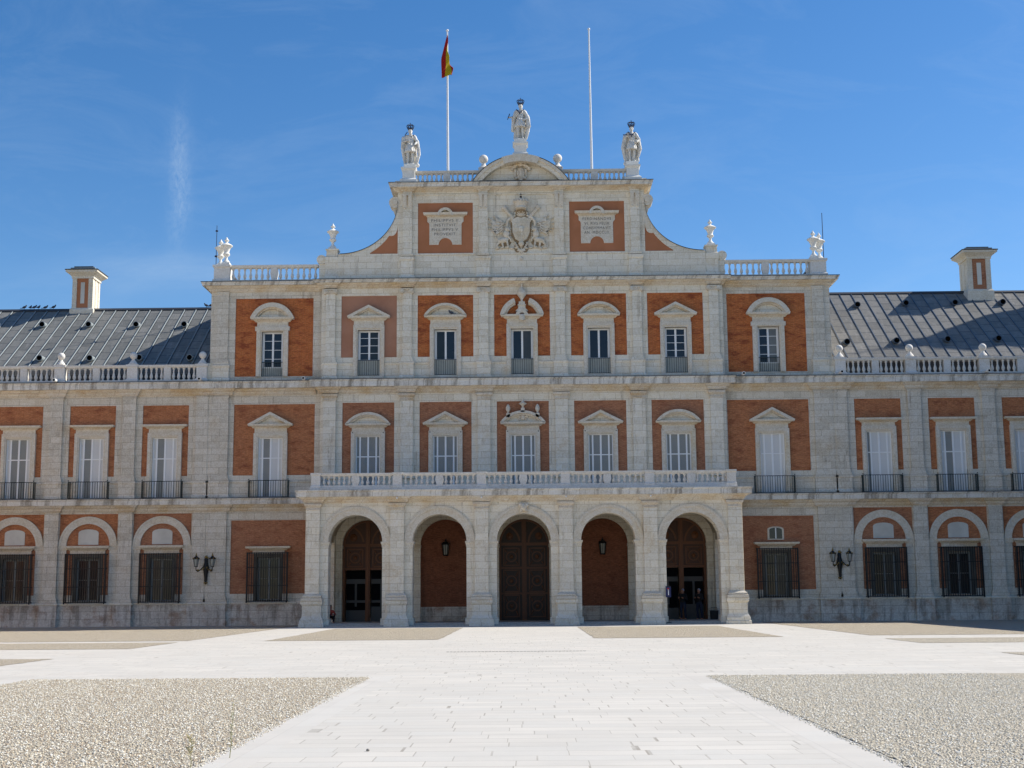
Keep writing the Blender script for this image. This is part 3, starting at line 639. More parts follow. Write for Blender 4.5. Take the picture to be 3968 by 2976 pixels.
# ================= wings and towers (both sides)
BALLS = []; URNS = []
for S in (-1, 1):
    side = 'left' if S < 0 else 'right'
    def X(a, b): a, b = S * a, S * b; return (a, b) if a < b else (b, a)
    st = MB().mat(STONE_G); b1 = MB().mat(BRICK); b2 = MB().mat(BRICK2); pl = MB().mat(PLINTH)
    WC = [20.47 + 4.22 * k for k in range(4)]           # wing bays
    # ---- tower: ground storey
    tl, tr = 11.5, 18.0
    def sbay(st_, br_, xa, xb, z0, z1, y, pa, pb, pz0, pz1, wc, wh, wz0, wz1):
        xl, xr = X(xa, xb); px0, px1 = X(pa, pb); bay(st_, br_, xl, xr, z0, z1, y, px0, px1, pz0, pz1, (S * wc - wh, S * wc + wh, wz0, wz1))
    TC = 14.38
    b2 = MB().mat(BRICK2); sbay(st, b2, tl, 16.78, 1.30, 6.45, 0, tl + .01, 16.55, 1.77, 5.91, TC, .82, 1.38, 4.02); P(b2, 'brick_panel')
    b1 = MB().mat(BRICK_M); sbay(st, b1, tl, 16.78, 7.1, 13.12, 0, 11.86, 16.53, 8.47, 12.57, TC, .70, 7.16, 10.63); P(b1, 'brick_panel')
    b1 = MB().mat(BRICK); sbay(st, b1, tl, 18.0, 13.8, 19.25, 0, 12.02, 16.56, 14.2, 18.81, TC, .62, 14.2, 16.84); P(b1, 'brick_panel')
    # ---- wing bays
    for k, c in enumerate(WC):
        xl_, xr_ = (16.78 if k == 0 else c - 2.11), c + 2.11
        if k == 3: xr_ = 37.5
        b1 = MB().mat(BRICK_M); sbay(st, b1, xl_, xr_, 7.1, 13.12, 0, c - 1.33, c + 1.33, 8.47, 12.57, c, .71, 7.16, 10.69); P(b1, 'brick_panel'); b2 = MB().mat(BRICK2)
        # arched ground bay
        g = S * c
        st.box(*X(xl_, c - 1.66), 0, .5, 1.3, 6.45); st.box(*X(c + 1.66, xr_), 0, .5, 1.3, 6.45)
        st.box(g - 1.66, g + 1.66, 0, .5, 6.34, 6.45); st.box(g - 1.66, g + 1.66, .02, .5, 1.3, 1.38)
        for s in (-1, 1):
            a, b = sorted((g + s * 1.66, g + s * 1.235)); st.box(a, b, 0.003, .5, 1.38, 4.54)
            a, b = sorted((g + s * 1.235, g + s * .82)); b2.box(a, b, .07, .5, 1.77, 4.54); st.box(a, b, .02, .5, 1.38, 1.77)
        b2.box(g - .82, g + .82, .07, .5, 4.02, 4.54)
        b2.mat(BRICK_M if k else BRICK2); b2.box(g - 1.66, g + 1.66, .065, .5, 4.54, 6.34); P(b2, 'brick_panel')
        st.box(g - .82, g + .82, .02, .5, 1.3, 1.4)
        a = MB().mat(STONE_W); a.ring(g, 4.54, 1.24, 1.55, -.03, .2, 0, pi, 28); a.ring(g, 4.54, 1.55, 1.66, -.06, .2, 0, pi, 28)
        P(a, 'arch')
        a = MB().mat(STONE_W)
        for s in (-1, 1):
            x_ = sorted((g + s * 1.19, g + s * 1.72)); a.sweep([(x_[0], .2), (x_[0], 0), (x_[1], 0), (x_[1], .2)], [(0, 4.30), (.02, 4.32), (.03, 4.44), (.06, 4.54), (0, 4.54)])
            a.box(x_[0], x_[1], 0.001, .1, 4.31, 4.538)
        P(a, 'impost')
        a = MB(); pts = [(g - .575, 4.60), (g + .575, 4.60)] + [(g + .575 * cos(t_ * pi / 8), 5.28 + .2 * sin(t_ * pi / 8)) for t_ in range(9)]
        a.prism(pts, .035, .1); P(a, 'lunette', PLASTER)
    st.box(*X(tl, 37.5), .003, .5, 13.1, 13.47)
    st.box(*X(tl, 37.5), .003, .5, 6.43, 7.12)
    st.box(*X(16.78, 18.0), .004, .5, 1.3, 13.12)
    o_w = P(st, 'wall')
    # ---- plinth
    xa, xb = X(11.9, 37.5)
    pl.box(xa, xb, -.10, .5, 0, 1.22)
    pl.box(*X(16.7, 18.9), -.32, -.1, 0, 1.20)
    for c in [22.55, 26.77, 30.99, 35.21]: pl.box(*X(c - .52, c + .52), -.32, -.1, 0, 1.20)
    P(pl, 'plinth')
    m_ = MB().mat(STONE)
    pp = []
    for c, h in ((17.8, 1.14), (22.55, .54), (26.77, .54), (30.99, .54), (35.21, .54)): pp.append((c, h))
    path = [(11.9, -.1)]
    for c, h in pp: path += [(c - h, -.1), (c - h, -.33), (c + h, -.33), (c + h, -.1)]
    path += [(37.5, -.1)]
    if S < 0: path = [(-x, y) for x, y in path[::-1]]
    m_.sweep(path, [(-.15, 1.19), (0, 1.19), (.04, 1.23), (.04, 1.30), (-.12, 1.34), (-.15, 1.34)]); P(m_, 'plinth')
    # ---- pilasters
    def pil(cx, h, z0, z1, y, d=.13, cap=None, base=None, ped=None, mat=STONE_G):
        mb = MB().mat(mat); cx = S * cx
        mb.box(cx - h, cx + h, y - d, y + .05, z0, z1)
        if base:
            for zz, e in base: mb.box(cx - h - e, cx + h + e, y - d - e, y + .05, zz[0], zz[1])
        if cap:
            for zz, e in cap: mb.box(cx - h - e, cx + h + e, y - d - e, y + .05, zz[0], zz[1])
        if ped: mb.block(cx, y - .06, h + .08, d + .02, ped)
        return P(mb, 'pilaster')
    bs = [((1.34, 1.50), .10), ((1.50, 1.62), .06)]
    for c, h in ((17.34, .55), (18.34, .37), (22.55, .39), (26.77, .39), (30.99, .39), (35.21, .39)):
        pil(c, h, 1.6, 6.44, 0, .16, base=bs)
        pil(c, h - (.02 if h < .5 else .03), 8.44, 13.1, 0, .16, cap=[((12.95, 13.08), .04)], base=[((8.16, 8.32), .08), ((8.32, 8.44), .05)])
        a = MB().mat(STONE_G); a.block(S * c, -.05, h + .08, .19, [(.03, 7.16), (.03, 7.3), (0, 7.36), (0, 8.0), (.04, 8.06), (.04, 8.16)]); P(a, 'pedestal')
    a = MB().mat(STONE_G); a.box(*X(17.86, 18.0), -.13, .02, 1.35, 6.44); a.box(*X(17.86, 18.0), -.13, .02, 7.2, 13.1); P(a, 'wall')
    # sill band between the pedestals
    cuts = sorted([TC] + WC); xs = [11.6]
    for c in cuts: xs += [c - .98, c + .98]
    xs += [37.5]
    a = MB().mat(STONE)
    for i in range(0, len(xs), 2):
        a = MB().mat(STONE_G); x0_, x1_ = X(xs[i], xs[i + 1]); a.sweep([(x0_, 0), (x1_, 0)], [(-.02, 8.02), (.03, 8.04), (.06, 8.10), (.06, 8.16), (-.02, 8.18)]); P(a, 'string_course')
    # ---- wing cornices
    def rpath(pts): return pts if S > 0 else [(-x, y) for x, y in pts[::-1]]
    jg = []
    for c, h in ((17.35, .60), (18.34, .40), (22.55, .42), (26.77, .42), (30.99, .42), (35.21, .42)): jg.append((c, h))
    jg = [(17.75, 1.05)] + jg[2:]
    mp = [(tl + .3, 0)]
    for c, h in jg: mp += [(c - h, 0), (c - h, -.17), (c + h, -.17), (c + h, 0)]
    mp += [(37.5, 0)]
    cornice(rpath([(tl + .3, -.04), (37.5, -.04)]), 6.43, 6.80, Z1, .50, True, rpath(mp))
    cornice(rpath([(tl + .3, -.04), (37.5, -.04)]), 13.10, 13.46, Z2, .56, True, rpath(mp))
    # ---- tower top: cornice with side return, corner pilaster
    cornice(rpath([(tl, 0), (18.0, 0), (18.0, 16.0)]), 19.20, 19.53, Z3, .52, True)
    m_ = MB().mat(STONE); m_.sweep(rpath([(tl, 0), (18.0, 0), (18.0, 16)]), [(-.01, 18.86), (.03, 18.88), (.05, 18.93), (.05, 18.98), (-.01, 19.0)]) if False else None
    pil(17.30, .34, 15.2, 19.2, 0, .10, cap=[((19.08, 19.2), .03)], base=[((15.0, 15.12), .07), ((15.12, 15.2), .04)])
    a = MB().mat(STONE); a.block(S * 17.32, 0.0, .46, .18, [(.06, 13.9), (.06, 14.05), (0, 14.14), (0, 14.70), (.05, 14.80), (.05, 14.88), (0.0, 14.9), (-.03, 14.95), (-.03, 15.02)]); P(a, 'pedestal')
    # side, back and roof of the tower
    a = MB().mat(STONE); a.box(*X(17.4, 18.0), .5, 16, 13.8, 19.7); a.box(*X(11.4, 18), 15.5, 16, 0, 19.7)
    a.box(*X(17.5, 18.15), -.1, .6, 13.86, 15.0)
    P(a, 'wall')
    a = MB().mat(LEADE); a.box(*X(11.0, 17.9), .4, 15.6, 19.4, 19.66); P(a, 'roof')
    # parapet along the tower side
    a = MB().mat(PARAPET); a.box(*X(17.25, 17.6), .5, 15.8, 19.75, 20.6); a.mat(LEADE); a.box(*X(17.2, 17.65), .5, 15.8, 20.6, 20.72); P(a, 'parapet')
    # tower balustrade
    a = MB().mat(PARAPET); pedestal_mb(a, S * 17.38, .10, .46, .36, 19.77, 20.80, out=.07)
    P(a, 'pedestal')
    balustrade(*X(11.75, 16.92), -.02, 19.77, 20.78, 14, S * 14.34)
    URNS += [(S * 17.17, -.08, 20.8, 'a'), (S * 17.62, .42, 20.8, 'b')]
    # ---- windows
    # tower top window
    Wd = sash(S * TC, .2, .62, 14.2, 16.84, PAL, 4, 14.72, WHITE, (GLASS, GLASS_C if S > 0 else GLASS))
    a = MB(); surround(a, S * TC, 0, 14.19, 17.12, .92, 16.84, .62, ear=True)
    a.mat(STONE_W); a.box(S * TC - .9, S * TC + .9, -.05, .1, 17.12, 17.42); a.build('surround', None, Wd)
    a = MB(); hood(a, S * TC, 0, 1.27, 17.40, 17.66); segped(a, S * TC, 0, 1.25, 17.66, 18.50, .36, .26); a.build('pediment', None, Wd)
    railing(S * TC - .62, S * TC + .62, .05, .1, 14.2, 15.06, Wd, 11, IRON, False)
    # tower middle window
    mt = (LOUV_L, LOUV, LOUV_L, LOUV_L) if S < 0 else (LOUV_L,) * 4
    Wd = shuttered(S * TC, .09, .70, 7.18, 10.63, PAL, 9.46, mt)
    a = MB(); surround(a, S * TC, 0, 7.17, 10.9, .97, 10.63, .70); a.mat(STONE_W); a.box(S * TC - .93, S * TC + .93, -.04, .1, 10.9, 11.2); a.build('surround', None, Wd)
    a = MB(); hood(a, S * TC, 0, 1.29, 11.18, 11.40); triped(a, S * TC, 0, 1.29, 11.40, 12.10); a.build('pediment', None, Wd)
    railing(S * TC - 1.12, S * TC + 1.12, -.46, -.02, 7.2, 8.16, Wd, 16)
    # tower ground window
    Wd = sash(S * TC, .30, .66, 1.42, 3.8, PAL, 2, None, GREYW, random.choice(((GLASS, GLASS_D), (GLASS_D, GLASS_B), (GLASS, GLASS_B), (GLASS_D, GLASS_D))))
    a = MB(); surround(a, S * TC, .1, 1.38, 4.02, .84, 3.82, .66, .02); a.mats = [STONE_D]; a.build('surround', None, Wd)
    a = MB(); hood(a, S * TC, 0, 1.28, 4.20, 4.42); a.mat(STONE_W); a.box(S * TC - .9, S * TC + .9, -.03, .1, 4.02, 4.20); a.build('hood', None, Wd)
    grille(S * TC, 1.13, -.38, .02, 1.36, 4.05, Wd)
    if S > 0:
        b = MB().mat(STONE_W); c = TC
        b.prism([(c - .46, 4.56), (c + .46, 4.56)] + [(c + .46 * cos(k * pi / 8), 5.16 + .15 * sin(k * pi / 8)) for k in range(9)], .0, .065)
        b.mat(GLASS); b.prism([(c - .36, 4.62), (c + .36, 4.62)] + [(c + .36 * cos(k * pi / 8), 5.12 + .12 * sin(k * pi / 8)) for k in range(9)], -.006, .05)
        b.mat(WHITE); b.box(c - .03, c + .03, -.02, 0, 4.62, 5.23)
        P(b, 'window')
    for k, c in enumerate(WC):
        g = S * c
        mt = [(LOUV_L, LOUV, LOUV_L, LOUV_L), (LOUV_L, LOUV, LOUV_L, LOUV_L), (LOUV_L, LOUV, LOUV, LOUV_L), (LOUV_L,) * 4][k] if S < 0 else [(LOUV, LOUV_L, LOUV_L, LOUV_L), (LOUV_L, LOUV, LOUV_L, LOUV_L), (LOUV_L,) * 4, (LOUV_L,) * 4][k]
        Wd = shuttered(g, .09, .71, 7.18, 10.69, PAL, 9.48, mt)
        a = MB(); surround(a, g, 0, 7.17, 10.97, .98, 10.69, .71); a.mat(STONE_W); a.box(g - .94, g + .94, -.04, .1, 10.97, 11.22); a.build('surround', None, Wd)
        a = MB(); hood(a, g, 0, 1.29, 11.2, 11.43); a.build('hood', None, Wd)
        railing(g - 1.12, g + 1.12, -.46, -.02, 7.2, 8.16, Wd, 16)
        Wd = sash(g, .30, .66, 1.42, 3.8, PAL, 2, None, GREYW, random.choice(((GLASS, GLASS_D), (GLASS_D, GLASS_B), (GLASS, GLASS_B), (GLASS_D, GLASS_D))))
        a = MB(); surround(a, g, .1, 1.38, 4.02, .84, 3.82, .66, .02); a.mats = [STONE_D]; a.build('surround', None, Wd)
        a = MB(); hood(a, g, 0, 1.27, 4.28, 4.53, .26); a.mat(OCHRE); a.box(g - 1.0, g + 1.0, -.03, .1, 4.06, 4.28); a.build('hood', None, Wd)
        grille(g, 1.13, -.38, .02, 1.36, 4.05, Wd)
    # ---- wing balustrade with pedestals
    px = [18.40, 22.43, 26.64, 30.86, 35.08]
    for i, c in enumerate(px):
        a = MB().mat(PARAPET); pedestal_mb(a, S * c, -.08, .30, .22, 13.9, 14.93); P(a, 'pedestal')
        if i < 4: BALLS.append((S * c, -.08, 14.93, side, i))
        if i + 1 < len(px):
            balustrade(*X(c + .33, px[i + 1] - .33), -.08, 13.9, 14.91, 10, S * (c + px[i + 1]) / 2, midbulge=False)
    # ---- wing roof
    zr = 20.05 if S < 0 else 20.6; Yr = 8.3; sl = .7; ye = .85 if S < 0 else .32; lead = LEAD_L if S < 0 else LEAD_R
    xa, xb = X(18.0, 37.5); r_ = MB().mat(lead)
    ze = zr - sl * (Yr - ye)
    r_.prismx([(ye, ze), (Yr, zr), (2 * Yr - ye, ze), (2 * Yr - ye, ze - .3), (ye, ze - .3)], xa, xb)
    r_.mat(STONE); r_.box(xa, xb, .45, 16.0, 13.5, 13.9)
    r_.mat(LEADE); r_.box(xa, xb, ye + .02, ye + .4, 13.9, ze - .02)
    roof = P(r_, 'roof')
    rl = MB().mat(ROLL if S < 0 else ROLL_D)
    n0 = 26
    for i in range(n0 + 1):
        x = (-18.6 - .742 * i - .05 + (.0)) if S < 0 else (18.23 + .742 * i)
        if abs(x) > 37.3: continue
        u = Vector((0, Yr - .25 - ye, (Yr - .25 - ye) * sl)); p0 = Vector((x, ye, ze + .02)); p1 = p0 + u
        rl.tube(p0, p1, .036, .036, 6)
    rl.build('lead_roll', None, roof)
    rl = MB().mat(RIDGE_SHADE); rl.prismx([(Yr - .26, zr - .155), (Yr - .26, zr - .10), (Yr - .05, zr + .05), (Yr + .05, zr + .05), (Yr + .26, zr - .1), (Yr + .26, zr - .155), (Yr, zr + .0)], xa, xb); rl.build('ridge', None, roof)
    vents = [(-30.0, 6.0), (-27.06, 5.94), (-24.05, 5.88), (-21.02, 5.84), (-28.58, 1.9), (-25.56, 1.84), (-22.61, 1.85), (-19.6, 1.79), (-32.95, 6.06), (-31.6, 1.9)] if S < 0 else \
            [(21.12, 6.35), (24.19, 6.5), (27.26, 6.5), (30.24, 6.5), (19.28, 1.78), (22.22, 1.86), (25.27, 1.98), (28.27, 2.0), (33.3, 6.5), (31.3, 2.0)]
    for vx, vy in vents:
        vz = zr - sl * (Yr - vy) + .16
        v = MB(); v.mat(LEADE); v.smooth = False
        n = 14; ro, ri = .19, .155
        ps = []
        for i in range(n):
            a_ = 2 * pi * i / n
            for r2, yy in ((ro, vy - .22), (ro, vy + .55), (ri, vy - .22), (ri, vy + .1)): ps.append((vx + r2 * cos(a_), yy, vz + r2 * sin(a_)))
        b = v.add(ps); v.mat(ROLL if S < 0 else ROLL_D)
        for i in range(n):
            j = (i + 1) % n; p, q = b + 4 * i, b + 4 * j; v.face((p, q, q + 1, p + 1)); v.face((p, p + 2, q + 2, q))
        v.mat(VOID)
        for i in range(n):
            j = (i + 1) % n; p, q = b + 4 * i, b + 4 * j; v.face((p + 2, p + 3, q + 3, q + 2))
        v.face([b + 4 * i + 3 for i in range(n)])
        v.build('vent', None, roof)
    # chimney
    if S < 0: cx0, cx1, cy0, zb0, zsh, zc0, zc1, ztop, cbm = -28.88, -27.55, 7.85, 20.06, 22.0, 22.12, 22.5, 22.82, STUCCO
    else: cx0, cx1, cy0, zb0, zsh, zc0, zc1, ztop, cbm = 28.45, 29.93, 7.22, 20.53, 22.5, 22.62, 23.0, 23.3, BRICK2
    c = MB(); cx = (cx0 + cx1) / 2; h = (cx1 - cx0) / 2; cy = cy0 + h * 1.1; hy = h * 1.1
    c.mat(STONE_W); c.block(cx, cy, h, hy, [(.10, 18.9), (.10, zb0 - .12), (.02, zb0), (.0, zb0)])
    # shaft: corner strips with a brick panel holding a white strip on each face
    q = .30 * h + .09
    for sx in (-1, 1):
        for sy in (-1, 1):
            xx = sorted((cx + sx * h, cx + sx * (h - q))); yy = sorted((cy + sy * hy, cy + sy * (hy - q))); c.box(*xx, *yy, zb0, zsh)
    c.mat(cbm); c.box(cx - h + .05, cx + h - .05, cy - hy + .05, cy + hy - .05, zb0, zsh)
    c.mat(PLASTER); e = .16 * (cx1 - cx0) * .5 + .02
    c.box(cx - e, cx + e, cy - hy + .02, cy + hy - .02, zb0 + .3, zsh - .25); c.mat(STONE_W); c.box(cx - h + .03, cx + h - .03, cy - hy + q - .01, cy + hy - q + .01, zb0, zsh); c.box(cx - h + .005, cx + h - .005, cy - e, cy + e, zb0, zsh)
    c.mat(STONE_W); c.block(cx, cy, h, hy, [(.0, zsh), (.05, zsh), (.05, zc0), (.12, zc0 + .08), (.30, zc0 + .22), (.36, zc0 + .26), (.36, zc1)])
    c.mat(LEADE); c.block(cx, cy, h, hy, [(.36, zc1), (.40, zc1), (.40, zc1 + .05), (.12, zc1 + .13), (.12, zc1 + .14)])
    c.mat(ROLL); c.block(cx, cy, h, hy, [(.12, zc1 + .14), (.12, zc1 + .20), (-.05, ztop - .08), (-.05, ztop - .07)])
    c.mat(LEADE); c.block(cx, cy, h - .1, hy - .1, [(0.05, ztop - .07), (.05, ztop)])
    c.build('chimney', None, roof)
    # back wall, end wall of the wing
    a = MB().mat(STONE); a.box(*X(18, 37.5), 15.5, 16, 0, 14.0); P(a, 'wall')

# ================= centre block
E0, E1 = X0 - 11.62, X0 + 11.62
st = MB().mat(STONE)
for k in range(-2, 3):
    xc = X0 + SP * k
    xl = E0 if k == -2 else xc - SP / 2; xr = E1 if k == 2 else xc + SP / 2
    br = MB().mat(STUCCO_P if k == -2 else BRICK)
    bay(st, br, xl, xr, 13.8, 19.25, YC, xc - 1.61, xc + 1.61, 15.2, 18.83, (xc - .64, xc + .64, 14.12, 16.8))
    P(br, 'brick_panel' if k > -2 else 'rendered_panel')
    br = MB().mat(BRICK2)
    bay(st, br, xl, xr, 7.1, 13.12, YC, xc - 1.49, xc + 1.49, 8.47, 12.57, (xc - .70, xc + .70, 7.2, 10.63))
    P(br, 'brick_panel')
# strip of stone closing the ends (towards the towers)
P(st, 'wall')
for k in range(6):
    xc = X0 + SP * (k - 2.5)
    # top storey: ionic pilaster
    a = MB().mat(STONE); a.box(xc - .27, xc + .27, YC - .18, YC + .05, 15.15, 18.95)
    a.box(xc - .36, xc + .36, YC - .26, YC, 14.90, 15.02); a.box(xc - .32, xc + .32, YC - .22, YC, 15.02, 15.15)
    p = P(a, 'pilaster')
    a = MB().mat(STONE_W); a.box(xc - .30, xc + .30, YC - .21, YC, 18.955, 19.14); a.box(xc - .38, xc + .38, YC - .27, YC, 19.14, 19.21)
    for s in (-1, 1):
        a.tube((xc + s * .29, YC - .33, 19.03), (xc + s * .29, YC, 19.03), .125, .125, 12)
        a.tube((xc + s * .29, YC - .36, 19.03), (xc + s * .29, YC - .3, 19.03), .05, .05, 8)
    a.ell((xc, YC - .2, 19.1), (.07, .06, .07), 8, 5)
    a.build('capital', None, p)
    a = MB().mat(STONE); a.block(xc, YC - .07, .40, .20, [(.05, 13.88), (.05, 14.03), (0, 14.1), (0, 14.72), (.04, 14.8), (.04, 14.9)]); P(a, 'pedestal')
    # middle storey: doric pilaster
    a = MB().mat(STONE); a.box(xc - .36, xc + .36, YC - .19, YC + .05, 8.4, 12.7); a.box(xc - .46, xc + .46, YC - .26, YC, 8.2, 8.4)
    p = P(a, 'pilaster')
    a = MB().mat(OCHRE); a.block(xc, YC - .04, .37, .16, [(.0, 12.66), (.03, 12.68), (.03, 12.74), (.0, 12.75), (.0, 12.84), (.1, 12.92), (.12, 12.95), (.12, 13.05)]); a.build('capital', None, p)
    # attic storey pilaster with a scroll bracket capital
    if 0 < k < 5:
        a = MB().mat(STONE); a.box(xc - .27, xc + .27, YC - .17, YC + .05, 21.2, 24.85); a.box(xc - .36, xc + .36, YC - .23, YC, 21.14, 21.27)
        a.box(xc - .27, xc + .27, YC - .175, YC, 24.855, 25.06)
        p = P(a, 'pilaster')
        a = MB().mat(STONE_W); a.box(xc - .31, xc + .31, YC - .29, YC, 24.76, 24.84)
        for s in (-.15, .15):
            a.prismx([(YC - .16, 23.95), (YC - .21, 24.0), (YC - .22, 24.3), (YC - .29, 24.55), (YC - .30, 24.757), (YC - .16, 24.757)], xc + s - .105, xc + s + .105)
            a.ell((xc + s, YC - .19, 24.02), (.07, .05, .07), 8, 5)
        a.mat(OCHRE); a.box(xc - .045, xc + .045, YC - .2, YC - .1, 24.1, 24.755)
        a.build('bracket', None, p)
        a = MB().mat(STONE); a.block(xc, YC - .02, .40, .16, [(.06, 19.76), (.06, 19.9), (0, 19.98), (0, 20.88), (.05, 20.94), (.05, 21.10)]); P(a, 'pedestal')
# ledge below the top storey panels, between pedestals and surrounds
for k in range(-2, 3):
    xc = X0 + SP * k
    for x0_, x1_ in ((xc - SP / 2 + .4, xc - .92), (xc + .92, xc + SP / 2 - .4)):
        a = MB().mat(STONE); a.sweep([(x0_, YC), (x1_, YC)], [(-.02, 14.74), (.02, 14.76), (.05, 14.84), (.05, 14.9), (-.02, 14.93)]); P(a, 'string_course')
def jpath(x0, x1, y, hw, d, ks=range(6)):
    pts = [(x0, 0.0), (x0, y)]
    for k in ks:
        c = X0 + SP * (k - 2.5)
        for q in ((c - hw, y), (c - hw, y - d), (c + hw, y - d), (c + hw, y)):
            if x0 < q[0] < x1: pts.append(q)
            elif q[0] <= x0: pts = [(x0, 0.0), (x0, y - d)] if q[1] == y - d or len(pts) == 2 else pts
    return pts + [(x1, y), (x1, 0.0)]
def ctrpath(hw, d):
    pts = [(E0, 0), (E0, YC)]
    for k in range(6):
        c = X0 + SP * (k - 2.5)
        pts += [(c - hw, YC), (c - hw, YC - d), (c + hw, YC - d), (c + hw, YC)]
    return pts + [(E1, YC), (E1, 0)]
cp = [(E0, 0), (E0, YC - .06), (E1, YC - .06), (E1, 0)]
cornice(cp, 13.10, 13.44, Z2, .56, True, ctrpath(.40, .19))
cornice(cp, 19.28, 19.55, Z3, .46, True, ctrpath(.30, .18))
st = MB().mat(STONE); st.box(E0, E1, YC + .002, 0.2, 13.05, 13.5); st.box(E0, E1, YC + .002, .2, 19.2, 19.56)
st.box(E0, E1, YC + .35, 2.0, 19.5, 19.75)
# attic: solid base, pilaster strips round three panels, sides
A0, A1 = X0 - 7.22, X0 + 7.22
st.box(X0 - 10.7, X0 + 10.7, YC, .75, 19.76, 21.33)
st.box(A0, A1, YC + .3, 1.6, 21.33, 25.2)
for k in (-1, 1):
    xc = X0 + SP * k; st.box(xc - 1.61, xc + 1.61, YC, .3, 24.36, 25.2)
for x0_, x1_ in ((A0, X0 - SP - 1.61), (X0 - SP + 1.61, X0 - 1.62), (X0 + 1.62, X0 + SP - 1.61), (X0 + SP + 1.61, A1)): st.box(x0_, x1_, YC, .3, 21.33, 25.2)
st.box(X0 - 1.62, X0 + 1.62, YC + .05, .3, 21.33, 25.2)
st.box(X0 - 1.62, X0 + 1.62, YC + .001, .3, 24.82, 25.2)
P(st, 'wall')
st = MB().mat(STONE); st.box(-11.4, 11.4, 15.5, 16, 0, 19.4); P(st, 'wall')
st = MB().mat(LEADE); st.box(-11.0, 11.0, .9, 15.9, 19.35, 19.6); P(st, 'roof')
for k in (-1, 1):
    xc = X0 + SP * k; b = MB(); b.box(xc - 1.61, xc + 1.61, YC + .06, .3, 21.33, 24.36); P(b, 'rendered_panel', STUCCO)
a = MB().mat(STONE)
for k in (-1, 0, 1):
    xc = X0 + SP * k; a = MB().mat(STONE)
    a.sweep([(xc - 1.85, YC), (xc + 1.85, YC)], [(-.02, 21.16), (.02, 21.18), (.04, 21.24), (.04, 21.3), (-.02, 21.33)]); P(a, 'string_course'); a = MB().mat(STONE)
    a.sweep([(xc - 1.9, YC), (xc + 1.9, YC)], [(-.02, 24.80), (.04, 24.82), (.04, 24.88), (-.02, 24.9)]); P(a, 'string_course')
# attic cornice (returns round the thin block) with breaks over the pilasters
ap = [(A0, 1.6), (A0, YC - .06), (A1, YC - .06), (A1, 1.6)]
am = [(A0, 1.6), (A0, YC)]
for k in range(1, 5):
    c = X0 + SP * (k - 2.5); am += [(c - .3, YC), (c - .3, YC - .18), (c + .3, YC - .18), (c + .3, YC)]
am += [(A1, YC), (A1, 1.6)]
am = [(A0, 1.6), (A0, YC)] + am[2:]
cornice(ap, 25.03, 25.22, 25.46, .50, True, am)
a = MB().mat(LEADE); a.box(A0 - .3, A1 + .3, YC - .3, 1.7, 25.3, 25.47); P(a, 'roof')
# concave scroll walls
for S in (-1, 1):
    xi, xo, zt_, zb_ = 7.22, 10.62, 24.45, 21.33
    def cur(off, n=16):
        ax, az = (xo - xi) - off, (zt_ - zb_) - off
        return [(X0 + S * (xo - ax * cos(pi / 2 * i / n)), zt_ - az * sin(pi / 2 * i / n)) for i in range(n + 1)]
    out = cur(0); inn = cur(.42)
    a = MB().mat(STONE)
    ax, az = xo - xi, zt_ - zb_
    # masonry below the curve, brick triangle inset
    def ptc(x, off): # z of the curve at distance x from axis (offset downward)
        u = (xo - x) / ax; u = max(-1, min(1, u)); return zt_ - az * sqrt(1 - u * u) - off
    xs = [xi + ax * (1 - cos(pi / 2 * i / 20)) for i in range(21)]
    for i in range(20):
        x0_, x1_ = xs[i], xs[i + 1]; z0_, z1_ = ptc(x0_, 0), ptc(x1_, 0)
        t0, t1 = max(21.33, z0_ - .40 - .9 * max(0, 1 - (x0_ - xi) / .5)), max(21.33, z1_ - .40 - .9 * max(0, 1 - (x1_ - xi) / .5))
        if x1_ > 8.85: t0 = t1 = 21.33
        q = [(X0 + S * x0_, z0_), (X0 + S * x1_, z1_), (X0 + S * x1_, t1), (X0 + S * x0_, t0)]
        if z1_ - t1 < .005: q = [q[0], q[1], q[3]]
        a.prism(q, YC, .55)
        if t0 > 21.34:
            b = [(X0 + S * x0_, t0), (X0 + S * x1_, t1), (X0 + S * x1_, 21.33), (X0 + S * x0_, 21.33)]
            a.mat(STUCCO); a.prism(b, YC + .05, .5); a.mat(STONE)
        a.mat(LEADE); a.prism([(X0 + S * x0_, z0_ + .03), (X0 + S * x1_, z1_ + .03), (X0 + S * x1_, z1_), (X0 + S * x0_, z0_)], YC - .06, .6); a.mat(STONE)
    # volute at the head of the curve
    a.mat(STONE_W); a.tube((X0 + S * 7.40, YC - .02, 24.42), (X0 + S * 7.40, .5, 24.42), .34, .34, 20); a.tube((X0 + S * 7.40, YC - .06, 24.42), (X0 + S * 7.40, YC, 24.42), .16, .16, 14)
    a.taper(X0 + S * 7.3, .05, 23.6, 24.2, .08, .3, .28, .3)
    P(a, 'scroll_wall')
    # end pedestal under the urn and small volute
    a = MB().mat(STONE); cx = X0 + S * 11.07
    a.block(cx, .05, .38, .36, [(.06, 19.77), (.06, 19.98), (0, 20.08), (0, 20.72), (.03, 20.8), (0.03, 21.20), (-.04, 21.24), (-.06, 21.55), (.0, 21.62), (0, 21.68)])
    a.tube((cx + S * .62, YC + .1, 21.05), (cx + S * .62, .4, 21.05), .28, .28, 18); a.tube((cx + S * .62, YC + .06, 21.05), (cx + S * .62, YC + .1, 21.05), .13, .13, 12)
    a.box(*sorted((cx + S * .38, cx + S * .75)), YC + .15, .4, 19.77, 20.8)
    P(a, 'pedestal'); URNS.append((cx, .02, 21.66, 's'))
